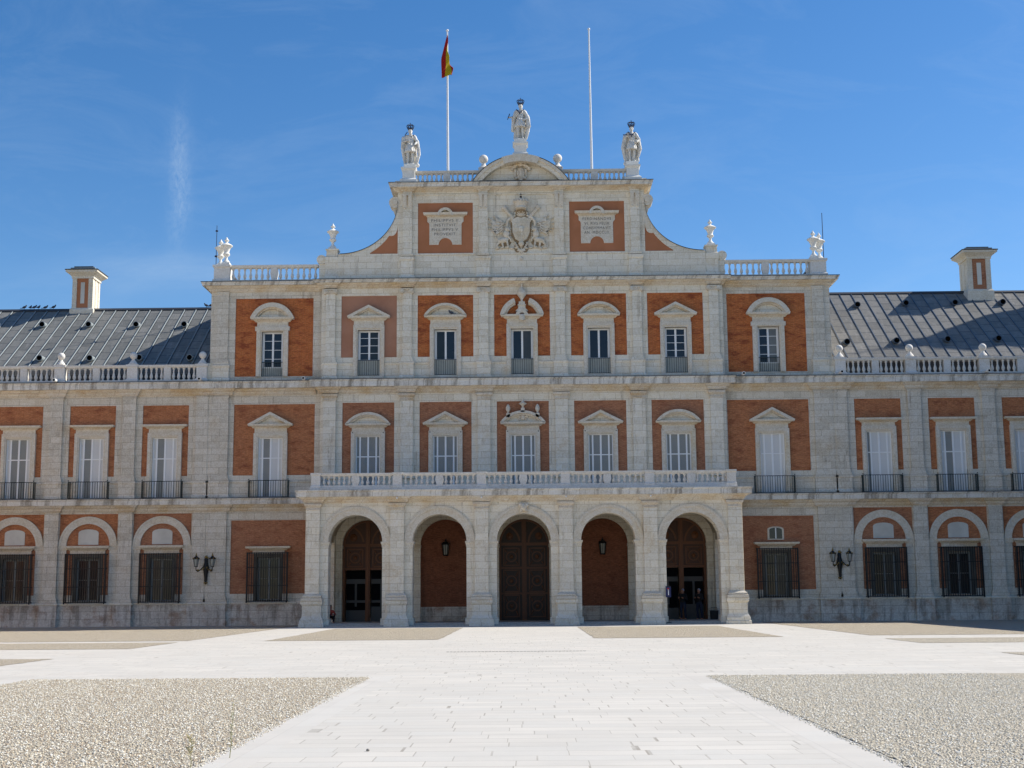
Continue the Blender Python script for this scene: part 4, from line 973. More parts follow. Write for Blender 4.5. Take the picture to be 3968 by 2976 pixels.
# arched crown pediment
a = MB(); R = 3.27; cz = 27.06 - R; an = math.asin(2.82 / R)
a.mat(STONE_W); a.ring(X0, cz, R - .17, R, YC - .52, 1.4, pi / 2 - an, pi / 2 + an, 40)
a.mat(STONE); a.ring(X0, cz, R - .40, R - .17, YC - .44, 1.4, pi / 2 - an, pi / 2 + an, 40)
a.mat(LEADE); a.ring(X0, cz, R, R + .035, YC - .55, 1.4, pi / 2 - an, pi / 2 + an, 40)
a.mat(STONE_W); a.ring(X0, cz, R - .40, R + .03, YC - .62, 1.4, pi / 2 - .34, pi / 2 + .34, 14)
a.mat(STONE); R2 = R - .4; a2 = math.acos((25.5 - cz) / R2)
a.prism([(X0 + R2 * sin(a2 - 2 * a2 * i / 20), cz + R2 * cos(a2 - 2 * a2 * i / 20)) for i in range(21)], YC + .02, 1.0)
P(a, 'pediment')
a = MB().mat(LEADE); a.box(X0 - 2.42, X0 + 2.42, YC - .53, YC, 25.50, 25.53); P(a, 'flashing')
# cartouche in the pediment
a = MB().mat(OCHRE)
a.ell((X0, YC - .06, 26.05), (.26, .16, .42), 12, 8); a.ell((X0, YC - .16, 26.05), (.13, .1, .22), 10, 6)
for s in (-1, 1):
    a.tube((X0 + s * .16, YC - .12, 26.6), (X0 + s * .46, YC - .1, 26.42), .10, .12, 8); a.ell((X0 + s * .5, YC - .1, 26.35), (.12, .12, .14)); a.tube((X0 + s * .3, YC - .1, 26.3), (X0 + s * .33, YC - .06, 25.85), .08, .05, 8); a.ell((X0 + s * .25, YC - .1, 25.78), (.1, .1, .09))
a.ell((X0, YC - .15, 26.58), (.2, .14, .12)); a.ell((X0, YC - .08, 25.62), (.16, .1, .08))
P(a, 'cartouche')
# attic balustrades and statue pedestals
for S in (-1, 1):
    c = X0 + S * 6.58; a = MB().mat(WHITE_ST)
    a.block(c, -.15, .36, .40, [(.14, 25.49), (.14, 25.72), (.05, 25.80), (0, 25.86), (0, 26.30), (.09, 26.42), (.09, 26.50)])
    a.box(*sorted((c + S * .3, c + S * .80)), -.45, .3, 25.49, 25.70)
    P(a, 'pedestal')
    c2 = X0 + S * 2.19; a = MB().mat(PARAPET); a.block(c2, .05, .20, .24, [(.05, 25.49), (.05, 25.62), (0, 25.68), (0, 26.28), (.07, 26.33), (.07, 26.42)]); P(a, 'pedestal')
    balustrade(*sorted((X0 + S * 2.4, X0 + S * 6.2)), -.05, 25.48, 26.36, 12, X0 + S * 4.36)
    BALLS.append((c2, .05, 26.42, 'attic', S))
a = MB().mat(WHITE_ST); a.block(X0, -.25, .36, .36, [(.10, 27.0), (.10, 27.24), (.02, 27.3), (0, 27.34), (0, 27.76), (.09, 27.84), (.09, 27.93)]); P(a, 'pedestal')

# ---- windows of the centre
for k in range(-2, 3):
    xc = X0 + SP * k
    Wd = sash(xc, YC + .2, .64, 14.14, 16.8, PAL, 4 if abs(k) == 2 else 1, 15.03, WHITE, ((GLASS, GLASS_D), (GLASS_D, GLASS), (GLASS, GLASS_B), (GLASS, GLASS), (GLASS, GLASS))[k + 2])
    a = MB(); surround(a, xc, YC, 13.88, 17.08, .90, 16.8, .64); a.mat(STONE_W); a.box(xc - .64, xc + .64, YC - .05, YC + .1, 13.88, 14.13)
    a.box(xc - .87, xc + .87, YC - .06, YC + .1, 17.08, 17.42); a.build('surround', None, Wd)
    a = MB(); hood(a, xc, YC, 1.23, 17.36, 17.60)
    if abs(k) == 2: triped(a, xc, YC, 1.23, 17.60, 18.24)
    elif abs(k) == 1: segped(a, xc, YC, 1.23, 17.60, 18.30)
    else:
        segped(a, xc, YC, 1.26, 17.60, 18.62, .34, .26, .36)
        a.mat(STONE_W); a.ring(xc, 17.52, .17, .36, YC - .36, YC, 0, pi, 14)
        a.lathe([(.0, -.20), (.14, -.16), (.19, 0), (.14, .16), (0, .2)], xc, YC - .3, 17.38, 10)
        a.taper(xc, YC - .15, 17.80, 17.92, .36, .15, .24, .15); a.taper(xc, YC - .15, 17.92, 18.12, .22, .15, .19, .15); a.box(xc - .24, xc + .24, YC - .34, YC, 18.12, 18.18); a.box(xc - .18, xc + .18, YC - .3, YC, 18.18, 18.34)
        a.lathe([(.10, 0), (.06, .08), (.09, .2), (.25, .42), (.27, .55), (.2, .72), (.08, .86), (.05, 1.0), (.09, 1.07), (.0, 1.14)], xc, YC - .18, 18.32, 16, 1.0, (8, .05))
    a.build('pediment', None, Wd)
    railing(xc - .64, xc + .64, YC + .05, YC + .1, 14.15, 15.05, Wd, 10, IRON, False)
    Wd = shuttered(xc, YC + .09, .70, 7.22, 10.63, PAL, 9.45, (LOUV,) * 4)
    a = MB(); surround(a, xc, YC, 7.18, 10.9, .97, 10.63, .70); a.mat(STONE_W); a.box(xc - .93, xc + .93, YC - .04, YC + .1, 10.9, 11.18)
    a.mat(BLACK)
    for s in (-1, 1): a.tube((xc + s * .88, YC - .12, 10.82), (xc + s * .88, YC - .05, 10.82), .035, .035, 8)
    a.build('surround', None, Wd)
    a = MB(); hood(a, xc, YC, 1.29, 11.12, 11.34)
    if abs(k) == 2: segped(a, xc, YC, 1.27, 11.34, 11.98)
    elif abs(k) == 1: triped(a, xc, YC, 1.27, 11.34, 11.99)
    else:
        segped(a, xc, YC, 1.30, 11.34, 11.99); a.mat(STONE_W)
        for s in (-1, 0, 1):
            zb = 12.0 if s == 0 else 11.70
            a.box(xc + s * .84 - .11, xc + s * .84 + .11, YC - .34, YC - .08, zb - .1, zb + .14)
            if s: a.lathe([(.05, 0), (.06, .1), (.12, .2), (.13, .32), (.08, .45), (0, .54)], xc + s * .84, YC - .2, zb + .14, 10)
            else: a.lathe([(.10, 0), (.05, .08), (.08, .16), (.22, .26), (.22, .30), (.09, .36), (.07, .45), (.03, .6), (0, .72)], xc, YC - .2, zb + .12, 12)
        a.mat(OCHRE); a.ell((xc, YC - .1, 11.62), (.14, .1, .18))
        for s in (-1, 1): a.ell((xc + s * .22, YC - .08, 11.66), (.13, .07, .08)); a.ell((xc + s * .18, YC - .08, 11.5), (.08, .06, .06))
    a.build('pediment', None, Wd)

# ---- inscribed tablets
def tablet(xc, lines, dx=0.0):
    a = MB().mat(STONE_W); y = YC + .06; T = 23.50
    n = 14
    pts = [(-1.06, T), (-1.06, T - .27), (-.98, T - .33), (-.94, T - .42), (-.94, T - 1.66), (-.40, T - 1.66)]
    pts += [(-.40 * cos(pi * i / n), T - 1.66 + .41 * sin(pi * i / n)) for i in range(1, n)] + [(.40, T - 1.66), (.94, T - 1.66), (.94, T - .42), (.98, T - .33), (1.06, T - .27), (1.06, T)]
    a.prism([(xc + p, q) for p, q in pts], y - .05, y + .02)
    tb = a.build('tablet', None, PAL)
    a = MB(); p = [(xc - 1.06, y), (xc - 1.06, y - .05), (xc + 1.06, y - .05), (xc + 1.06, y)]
    a.mat(OCHRE); a.sweep(p, [(-.02, T), (.03, T), (.05, T + .06), (.12, T + .1), (-.02, T + .1)]); a.mat(STONE_W); a.sweep(p, [(-.02, T + .1), (.2, T + .1), (.24, T + .24), (-.02, T + .24)]); a.box(xc - 1.06, xc + 1.06, y - .05, y, T, T + .238)
    a.ring(xc, T + .06, .31, .46, y - .30, y, 0, pi, 18)
    a.mat(STONE); a.prism([(xc + .3 * cos(pi * i / 10), T + .06 + .3 * sin(pi * i / 10)) for i in range(11)], y - .1, y)
    a.mat(STONE_W)
    for i in range(7):
        t_ = pi * (i + .5) / 7; a.tube((xc + .05 * cos(t_), y - .12, T + .08 + .05 * sin(t_)), (xc + .25 * cos(t_), y - .12, T + .07 + .25 * sin(t_)), .015, .035, 6)
    a.build('hood', None, tb)
    for txt, w, zz in lines:
        cu = bpy.data.curves.new('inscription', 'FONT'); cu.body = txt; cu.size = .235; cu.align_x = 'CENTER'; cu.space_character = 1.18; cu.extrude = .002; cu.resolution_u = 3
        ob = bpy.data.objects.new('inscription', cu); col.objects.link(ob)
        me = bpy.data.meshes.new_from_object(ob); bpy.data.objects.remove(ob)
        wd = max(v.co.x for v in me.vertices) - min(v.co.x for v in me.vertices); k = w / wd
        for v in me.vertices: v.co = Vector((xc + v.co.x * k, y - .056 - v.co.z, T + zz + v.co.y))
        me.materials.clear(); me.materials.append(LETTER)
        o = bpy.data.objects.new('inscription', me); col.objects.link(o); o.parent = tb
LETTER = plain('dark cut letters', (0.14, 0.13, 0.12), 0.8)
tablet(X0 - SP, [('PHILIPPVS II.', 1.66, -.28), ('INSTITVIT.', 1.36, -.56), ('PHILIPPVS V.', 1.60, -.83), ('PROVEXIT.', 1.30, -1.10)])
tablet(X0 + SP, [('FERDINANDVS', 1.66, -.28), ('VI. PIVS FELIX', 1.45, -.56), ('CONSVMMAVIT', 1.62, -.83), ('AN. MDCCLII.', 1.48, -1.10)])

# ---- coat of arms relief on the attic
RECESS_SHADE = stone_mat('ochre and painted shade of the carving', (0.31, 0.225, 0.13), (0.25, 0.19, 0.125), (0.2, 0.15, 0.1), (0.22, 0.14, 0.07), 0.6, blocks=False)  # ochre stain darkened further to paint shade into the relief's hollows
ca = MB().mat(STONE_W); cx = X0; y = YC + .05
ca.mat(RECESS_SHADE); ca.prism([(cx - .62, 23.3), (cx - .3, 23.5), (cx, 23.42), (cx + .3, 23.5), (cx + .62, 23.3), (cx + .6, 22.4), (cx + .4, 22.0), (cx, 21.78), (cx - .4, 22.0), (cx - .6, 22.4)], y - .13, y); ca.mat(STONE_W)
ca.prism([(cx - .52, 23.28), (cx - .20, 23.42), (cx, 23.36), (cx + .20, 23.42), (cx + .52, 23.28), (cx + .50, 22.5), (cx + .34, 22.1), (cx, 21.9), (cx - .34, 22.1), (cx - .50, 22.5)], y - .22, y)
arms = ca.build('coat_of_arms', None, PAL)
q = MB().mat(STONE)
yy = y - .22
q.box(cx - .012, cx + .012, yy - .03, yy, 21.98, 23.3); q.box(cx - .5, cx + .5, yy - .03, yy, 22.72, 22.75); q.box(cx - .46, cx + .46, yy - .03, yy, 22.44, 22.46)
for i in range(6): q.box(cx + .06 + i * .07, cx + .085 + i * .07, yy - .03, yy, 22.78, 23.26)
for i in range(3): q.box(cx - .42, cx - .12, yy - .03, yy, 22.49 + i * .075, 22.52 + i * .075); q.box(cx + .12, cx + .42, yy - .03, yy, 22.49 + i * .075, 22.52 + i * .075)
q.box(cx - .30, cx - .26, yy - .03, yy, 22.8, 23.2); q.box(cx - .40, cx - .16, yy - .03, yy, 23.0, 23.03)
for i in range(4):
    t_ = -.15 - .3 * i; q.tube((cx, yy - .02, 22.42), (cx + .42 * cos(t_), yy - .02, 22.42 + .42 * sin(t_)), .016, .016, 5); q.tube((cx, yy - .02, 22.42), (cx - .42 * cos(t_), yy - .02, 22.42 + .42 * sin(t_)), .016, .016, 5)
q.ell((cx, yy - .03, 22.68), (.15, .05, .2), 10, 6)
q.build('quartering', None, arms)
q = MB().mat(STONE_W)      # crown
q.lathe([(.29, 0), (.33, .02), (.33, .11), (.30, .14), (.40, .32), (.43, .38), (.38, .38)], cx, y - .34, 23.86, 18)
for i in range(9):
    t_ = pi + pi * i / 8; q.ell((cx + .43 * cos(t_), y - .34 + .43 * sin(t_), 24.30), (.055, .055, .10), 6, 5)
q.lathe([(.30, 0), (.27, .12), (.15, .24), (.04, .30)], cx, y - .3, 24.18, 12, 1, (6, .08))
q.mat(BLACK); q.ell((cx, y - .3, 24.60), .065); q.box(cx - .012, cx + .012, y - .31, y - .29, 24.64, 24.84); q.box(cx - .06, cx + .06, y - .31, y - .29, 24.73, 24.755)
q.build('crown', None, arms)
q = MB().mat(RECESS_SHADE); q.ell((cx, y - .10, 23.72), (.42, .14, .20), 12, 7); q.mat(OCHRE)        # shell under the crown, side scrolls
q.ell((cx, y - .08, 23.68), (.34, .12, .26), 12, 7)
for i in range(7): t_ = pi * (i + .5) / 7; q.tube((cx, y - .2, 23.48), (cx + .26 * cos(t_), y - .2, 23.5 + .3 * sin(t_)), .02, .04, 6)
q.mat(STONE_W)
for s in (-1, 1):
    q.tube((cx + s * .22, y - .12, 23.85), (cx + s * .38, y - .12, 23.62), .06, .07, 8); q.ell((cx + s * .38, y - .12, 23.52), .08)
    q.tube((cx + s * .60, y - .12, 23.42), (cx + s * .80, y - .12, 23.2), .09, .10, 8); q.tube((cx + s * .80, y - .12, 23.2), (cx + s * .82, y - .12, 22.82), .10, .05, 8); q.tube((cx + s * .62, y - .1, 23.42), (cx + s * .5, y - .08, 23.1), .09, .06, 8)
    for j in range(7): q.ell((cx + s * .62, y - .12, 22.72 - j * .12), (.045 if j % 2 else .06, .05, .05), 7, 5)
q.build('scroll', None, arms)
for s in (-1, 1):          # cannon, flags
    q = MB().mat(STONE_W); q.tube((cx + s * .45, y - .10, 23.35), (cx + s * .98, y - .14, 23.98), .11, .10, 10); q.tube((cx + s * .93, y - .14, 23.92), (cx + s * 1.04, y - .15, 24.05), .14, .14, 10); q.build('cannon', None, arms)
    for (a0, L, w) in ((.62, 1.28, .22), (.42, 1.42, .30), (.22, 1.35, .34), (.02, 1.30, .30), (-.12, 1.2, .25)):
        q = MB().mat(STONE_W); d = Vector((s * cos(a0), 0, sin(a0))); b0 = Vector((cx + s * .5, y - .10, 22.75)); q.tube(b0, b0 + d * L, .032, .024, 6); q.tube(b0 + d * L, b0 + d * (L + .16), .055, .004, 6)
        nx = Vector((-d.z, 0, d.x)) * (-s)
        p0, p1, p2, p3 = b0 + d * (L * .42), b0 + d * (L * .95), b0 + d * (L * .80) + nx * w, b0 + d * (L * .50) + nx * w * .75
        p4 = b0 + d * (L * .64) + nx * w * .55
        for yy0, tri in ((-.05, (p0, p4, p3)), (-.02, (p0, p1, p4)), (-.07, (p1, p2, p4))):
            q.prism([(p.x, p.z) for p in tri], y - .10 + yy0, y)
        q.mat(RECESS_SHADE); e_ = b0 + d * (L * .6) + nx * w * .3; q.tube(b0 + d * (L * .5) + nx * .05 + Vector((0, -.05, 0)), e_ + nx * w * .3 + Vector((0, -.05, 0)), .022, .01, 5)
        q.build('flag', None, arms)
    q = MB().mat(RECESS_SHADE); q.ell((cx + s * 1.0, y - .03, 21.95), (.42, .06, .28), 12, 8); q.mat(STONE_W)  # lion
    q.ell((cx + s * 1.05, y - .12, 22.05), (.36, .14, .17), 12, 8, Matrix.Rotation(s * .25, 3, 'Y')); q.ell((cx + s * .86, y - .15, 22.42), (.20, .15, .26)); q.ell((cx + s * .80, y - .2, 22.68), (.15, .14, .15)); q.ell((cx + s * .70, y - .25, 22.63), (.07, .07, .06))
    q.caps((cx + s * .80, y - .15, 22.3), (cx + s * .60, y - .15, 22.06), .07, .05, 8); q.caps((cx + s * .84, y - .15, 22.0), (cx + s * .76, y - .15, 21.66), .07, .05, 8)
    q.caps((cx + s * 1.24, y - .12, 21.98), (cx + s * 1.42, y - .12, 21.75), .10, .06, 8); q.caps((cx + s * 1.42, y - .12, 21.75), (cx + s * 1.36, y - .12, 21.58), .05, .05, 8)
    q.caps((cx + s * 1.12, y - .12, 21.95), (cx + s * 1.05, y - .12, 21.62), .08, .05, 8)
    q.caps((cx + s * 1.36, y - .1, 22.1), (cx + s * 1.55, y - .1, 22.3), .035, .03, 6); q.caps((cx + s * 1.55, y - .1, 22.3), (cx + s * 1.45, y - .1, 22.48), .03, .05, 6)
    q.build('lion', None, arms)
q = MB().mat(RECESS_SHADE); q.ell((cx, y - .04, 21.6), (.42, .08, .38), 14, 8); q.mat(STONE_W)      # base ornament
for j in range(11): q.ell((cx - 1.4 + j * .28, y - .05, 21.58 + .03 * (j % 3)), (.14, .09, .08), 8, 5)
q.ell((cx, y - .2, 21.82), (.17, .12, .17))
for s in (-1, 1):
    for j in range(4): q.ell((cx + s * (.34 - .06 * j), y - .14, 21.86 - .12 * j), (.07, .06, .08), 7, 5)
for i in range(8): t_ = 2 * pi * i / 8; q.tube((cx, y - .14, 21.42), (cx + .24 * cos(t_), y - .12, 21.42 + .2 * sin(t_)), .05, .03, 6)
q.ell((cx, y - .1, 20.95), (.10, .08, .12))
q.build('ornament', None, arms)

# ================= portico
PY, PT = -5.2, .95
PC = [X0 + .01 + 4.465 * k for k in range(-2, 3)]
PP = [X0 + .01 + 4.465 * (k - 2.5) for k in range(6)]
PL, PR = PP[0] - .42, PP[5] + .42
st = MB().mat(STONE)
for k, c in enumerate(PC):
    xl = PL if k == 0 else (PC[k - 1] + c) / 2; xr = PR if k == 4 else (PC[k + 1] + c) / 2
    st.box(xl, c - 1.43, PY, PY + PT, .0, 4.43); st.box(c + 1.43, xr, PY, PY + PT, .0, 4.43)
    st.spandrel(xl, xr, 4.43, 6.62, c, 1.43, PY, PY + PT, 28)
    a = MB().mat(STONE_W if k % 2 else STONE); a.mat(STONE_W); a.ring(c, 4.43, 1.432, 1.72, PY - .045, PY + .1, 0, pi, 36); a.ring(c, 4.43, 1.72, 1.87, PY - .085, PY + .1, 0, pi, 36)
    P(a, 'arch')
    a = MB().mat(STONE_W)
    for s in (-1, 1):
        x_ = sorted((c + s * 1.43, c + s * 1.90)); pth = [(x_[0], PY + PT), (x_[0], PY), (x_[1], PY), (x_[1], PY + .1)] if s > 0 else [(x_[0], PY + .1), (x_[0], PY), (x_[1], PY), (x_[1], PY + PT)]
        a.sweep(pth, [(-.02, 4.13), (.02, 4.14), (.03, 4.28), (.07, 4.34), (.08, 4.43), (-.02, 4.43)])
    P(a, 'impost')
    # inner jamb plinth flare
    a = MB().mat(STONE)
    for s in (-1, 1): x_ = sorted((c + s * 1.36, c + s * 1.9)); a.box(x_[0], x_[1], PY - .05, PY + PT + .05, .0, .42)
    P(a, 'plinth')
# side arches
def side_wall(xa, xb):
    cy, R = -2.45, 1.43
    m_ = MB().mat(STONE)
    n = 24
    pts = [(PY + PT, 4.43), (PY + PT, 6.62), (YC, 6.62), (YC, 4.43), (cy + R, 4.43)] + [(cy + R * cos(pi * i / n), 4.43 + R * sin(pi * i / n)) for i in range(1, n)] + [(cy - R, 4.43)]
    m_.prismx(pts[::-1], xa, xb)
    m_.box(xa, xb, PY + PT, cy - R, 0, 4.43); m_.box(xa, xb, cy + R, YC, 0, 4.43)
    m_.box(xa - .06, xb + .06, PY + PT, cy - R + .04, 0, .42); m_.box(xa - .06, xb + .06, cy + R - .04, YC, 0, .42)
    P(m_, 'wall')
side_wall(PL, PL + .95); side_wall(PR - .95, PR)
P(st, 'wall')
for k, c in enumerate(PP):
    d = .21
    a = MB().mat(STONE); h = .36
    a.box(c - h, c + h, PY - d, PY + .05, 1.6, 6.15)
    p = P(a, 'pilaster')
    a = MB().mat(OCHRE); a.block(c, PY - .02, h, d - .02, [(.0, 6.10), (.03, 6.12), (.03, 6.17), (.0, 6.18), (.0, 6.26), (.08, 6.34), (.10, 6.37), (.10, 6.47)]); a.build('capital', None, p)
    a = MB().mat(STONE_W); a.block(c, PY - .03, h + .02, d + .02, [(.18, 1.36), (.18, 1.50), (.10, 1.53), (.13, 1.56), (.12, 1.62), (.02, 1.70), (.0, 1.72)]); a.build('base', None, p)
    a = MB().mat(STONE); a.block(c, PY - .04, h + .14, d + .06, [(.16, .0), (.16, .17), (.12, .20), (.12, .34), (.02, .52), (0, .60), (0, 1.10), (.07, 1.20), (.08, 1.22), (.08, 1.34), (.0, 1.37)]); P(a, 'pedestal')
pp = [(PL, YC), (PL, PY - .02), (PR, PY - .02), (PR, YC)]
pm = [(PL, YC), (PL, PY)]
for c in PP[1:5]: pm += [(c - .46, PY), (c - .46, PY - .20), (c + .46, PY - .20), (c + .46, PY)]
pm = [(PL, YC), (PL, PY - .20), (PP[0] + .46, PY - .20), (PP[0] + .46, PY)] + pm[2:] + [(PP[5] - .46, PY), (PP[5] - .46, PY - .20), (PR, PY - .20), (PR, YC)]
cornice(pp, 6.50, 6.80, 7.16, .52, False, pm)
a = MB().mat(FASCIA); a.box(PL - .35, PR + .35, PY - .30, YC, 6.98, 7.18); P(a, 'terrace')
a = MB().mat(STONE); a.box(PL + .003, PR - .003, PY + .002, YC, 6.61, 6.99); P(a, 'ceiling')
# vault soffits of each bay
a = MB().mat(CEIL)
for c in PC:
    n = 18; R = 1.75; pts = [(c - 2.2, 6.6), (c - 2.2, 4.55), (c - R, 4.55)] + [(c - R * cos(pi * i / n), 4.55 + R * 1.0 * sin(pi * i / n)) for i in range(1, n)] + [(c + R, 4.55), (c + 2.2, 4.55), (c + 2.2, 6.6)]
    a.prism(pts, PY + PT, YC)
P(a, 'vault')
# keystone mask of the middle arch
a = MB().mat(STONE_W); c = PC[2]
a.taper(c, PY - .12, 5.98, 6.42, .16, .10, .22, .12); a.ell((c, PY - .24, 6.2), (.19, .12, .21), 12, 8); a.ell((c, PY - .36, 6.16), (.05, .06, .06)); 
for s in (-1, 1): a.ell((c + s * .17, PY - .22, 6.3), (.10, .1, .13)); a.ell((c + s * .08, PY - .34, 6.24), (.035, .03, .03)); a.ell((c + s * .12, PY - .24, 6.04), (.08, .08, .12))
P(a, 'keystone')
# terrace balustrade
a = MB().mat(PARAPET); a.box(PL + .25, PR - .25, PY - .28, PY + .2, 7.17, 7.30); P(a, 'kerb')
for i, c in enumerate(PP):
    a = MB().mat(PARAPET); pedestal_mb(a, c + (.12 if i == 0 else -.12 if i == 5 else 0), PY - .02, .24, .22, 7.3, 8.09, cap=.1, base=.08, out=.04); P(a, 'pedestal')
for i in range(5):
    lo = PP[i] + (.4 if i == 0 else .28); hi = PP[i + 1] - (.4 if i == 4 else .28)
    balustrade(lo, hi, PY - .02, 7.29, 8.07, 12, PC[i])
for s in (-1, 1):
    xx = (PL + .38) if s < 0 else (PR - .38); a = MB().mat(PARAPET); a.box(xx - .15, xx + .15, PY + .25, YC - .05, 7.3, 7.4); a.box(xx - .17, xx + .17, PY + .25, YC - .05, 7.93, 8.07)
    o = P(a, 'balustrade')
    for i in range(14): baluster(xx, PY + .5 + i * .32, 7.4, .53, o)
# portico floor and step
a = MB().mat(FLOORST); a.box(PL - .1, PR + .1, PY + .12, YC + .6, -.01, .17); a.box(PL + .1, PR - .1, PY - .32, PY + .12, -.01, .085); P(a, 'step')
# back wall with arched recesses
st = MB().mat(STONE); BY = YC + .02; R = 1.42
for k, c in enumerate(PC):
    cb = X0 + SP * (k - 2)
    xl = PL + .9 if k == 0 else X0 + SP * (k - 2.5); xr = PR - .9 if k == 4 else X0 + SP * (k - 1.5)
    st.box(xl, cb - R, BY, BY + .5, 0, 4.43); st.box(cb + R, xr, BY, BY + .5, 0, 4.43)
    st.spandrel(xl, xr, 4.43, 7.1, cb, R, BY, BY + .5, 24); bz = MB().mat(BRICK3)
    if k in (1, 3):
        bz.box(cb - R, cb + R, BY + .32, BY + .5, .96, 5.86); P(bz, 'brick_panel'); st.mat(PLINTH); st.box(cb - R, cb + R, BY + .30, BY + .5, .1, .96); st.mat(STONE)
    a = MB().mat(STONE_W)
    for s in (-1, 1): x_ = sorted((cb + s * (R - .03), cb + s * (R + .35))); a.box(x_[0], x_[1], BY - .05, BY + .3, 4.25, 4.43)
    P(a, 'impost')
P(st, 'wall')
# doors
def arch_poly(xc, r, zs, x0, x1, z0, n=20):
    up = []
    for i in range(n + 1):
        x = x0 + (x1 - x0) * i / n; u = min(1, abs(x - xc) / r); up.append((x, zs + r * sqrt(max(0, 1 - u * u))))
    return [(x0, z0)] + up + [(x1, z0)]
for k in (0, 2, 4):
    cb = X0 + SP * (k - 2); yd = BY + .42; mat = WOOD_D if k == 2 else WOOD
    fr = MB().mat(mat)
    for s in (-1, 1):
        x0_, x1_ = sorted((cb + s * .04, cb + s * R))
    fr.box(cb - .13, cb + .13, yd - .10, yd, .17, 5.78)
    fr.box(cb - .05, cb + .05, yd - .16, yd - .1, .17, 5.80)
    fr.ring(cb, 4.43, 1.30, 1.44, yd - .08, yd + .02, 0, pi, 28)
    for s in (-1, 1):
        a_, b_ = sorted((cb + s * 1.30, cb + s * 1.44)); fr.box(a_, b_, yd - .08, yd + .02, .17, 4.43)
    fr.box(cb - 1.3, cb + 1.3, yd - .09, yd, 4.36, 4.52)
    door = fr.build('door', None, PAL)
    for s in (-1, 1):
        x0_, x1_ = sorted((cb + s * .13, cb + s * 1.32)); xm = (x0_ + x1_) / 2
        lf = MB().mat(WOOD_D_SHADE if k == 2 else WOOD_SHADE); zlow = 3.05 if k != 2 else .17
        lf.prism(arch_poly(cb, 1.34, 4.43, x0_, x1_, zlow), yd, yd + .06); lf.mat(mat)
        # arched upper panel rib
        xi = cb + s * .13
        lf.ring(cb + s * 1.32, 4.50, 1.02, 1.12, yd - .05, yd, pi / 2 if s > 0 else 0.12, pi - .02 if s > 0 else pi / 2, 12)
        lf.ell((xm + s * .1, yd - .01, 4.88), (.20, .06, .22), 10, 6); lf.ell((xm + s * .1, yd - .05, 4.88), (.10, .05, .10), 8, 5)
        # square carved panel
        def panel(z0, z1):
            w = (x1_ - x0_) / 2 - .13
            for q0, q1, w0, w1 in ((xm - w, xm + w, z0, z0 + .06), (xm - w, xm + w, z1 - .06, z1)): lf.box(q0, q1, yd - .06, yd, w0, w1)
            for q in (xm - w, xm + w - .06): lf.box(q, q + .06, yd - .055, yd, z0 + .06, z1 - .06)
            zc = (z0 + z1) / 2; lf.ring(xm, zc, .24, .31, yd - .05, yd, 0, 2 * pi, 20); lf.ell((xm, yd - .01, zc), (.12, .07, .12), 10, 6)
            for sx in (-1, 1):
                for sz in (-1, 1): lf.tube((xm + sx * .26, yd - .01, zc + sz * .26), (xm + sx * (w - .1), yd - .01, zc + sz * ((z1 - z0) / 2 - .1)), .05, .02, 6); lf.ell((xm + sx * (w - .03), yd - .05, zc + sz * ((z1 - z0) / 2 - .03)), .035, 6, 5)
        panel(3.22, 4.24)
        if k == 2: panel(1.75, 3.0); panel(.35, 1.6); lf.box(x0_, x1_, yd - .04, yd, 3.04, 3.16); lf.box(x0_, x1_, yd - .04, yd, 1.62, 1.73)
        else: lf.box(x0_, x1_, yd - .05, yd, 3.05, 3.18)
        lf.build('door_leaf', None, door)
        if k != 2:
            g = MB().mat(VOID); g.box(x0_, x1_, yd + .5, yd + .55, .17, 3.05)
            g.build('opening', None, door)
            v = MB().mat(GREYW2)
            v.box(x0_, x1_, yd + .40, yd + .46, 2.28, 2.55); v.box(x0_, x1_, yd + .40, yd + .46, .17, 1.0 if s > 0 else .8)
            v.box(x0_, x1_, yd + .40, yd + .46, 1.22, 1.36) if k == 0 else None
            v.box(xm - .06, xm + .06, yd + .39, yd + .45, 1.0, 2.28)
            v.build('vestibule', None, door)
            v = MB().mat(mat); v.box(*sorted((cb + s * 1.34, cb + s * 1.28)), yd, yd + .5, .17, 3.05); v.build('open_leaf', None, door)
# small gap strip closing wall above the terrace behind the portico

# small fittings that belong to the palace
for x, y, z in ((-12.41, -.62, 13.95), (-18.39, -.62, 13.97), (-26.74, -.62, 13.98), (12.75, -.62, 13.98), (18.33, -.62, 14.02), (26.68, -.62, 14.0)):
    a = MB(); a.mat(WHITE_ST); a.tube((x, y - .28, z), (x, y + .5, z + .02), .10, .10, 12); a.mat(VOID); a.tube((x, y - .285, z), (x, y - .27, z), .065, .065, 10); P(a, 'water_spout')
for x, y, z0, z1 in ((-19.19, 6, 20.0, 24.9), (19.1, 6, 20.4, 25.28)):
    a = MB().mat(CROWN); a.tube((x, y, z0 - 2), (x, y, z1), .035, .02, 6)
    if x < 0: a.ell((x, y, z1 - .35), (.1, .1, .06), 6, 4); a.ell((x, y, z1 - 2.0), (.12, .12, .07), 6, 4)
    P(a, 'lightning_rod')

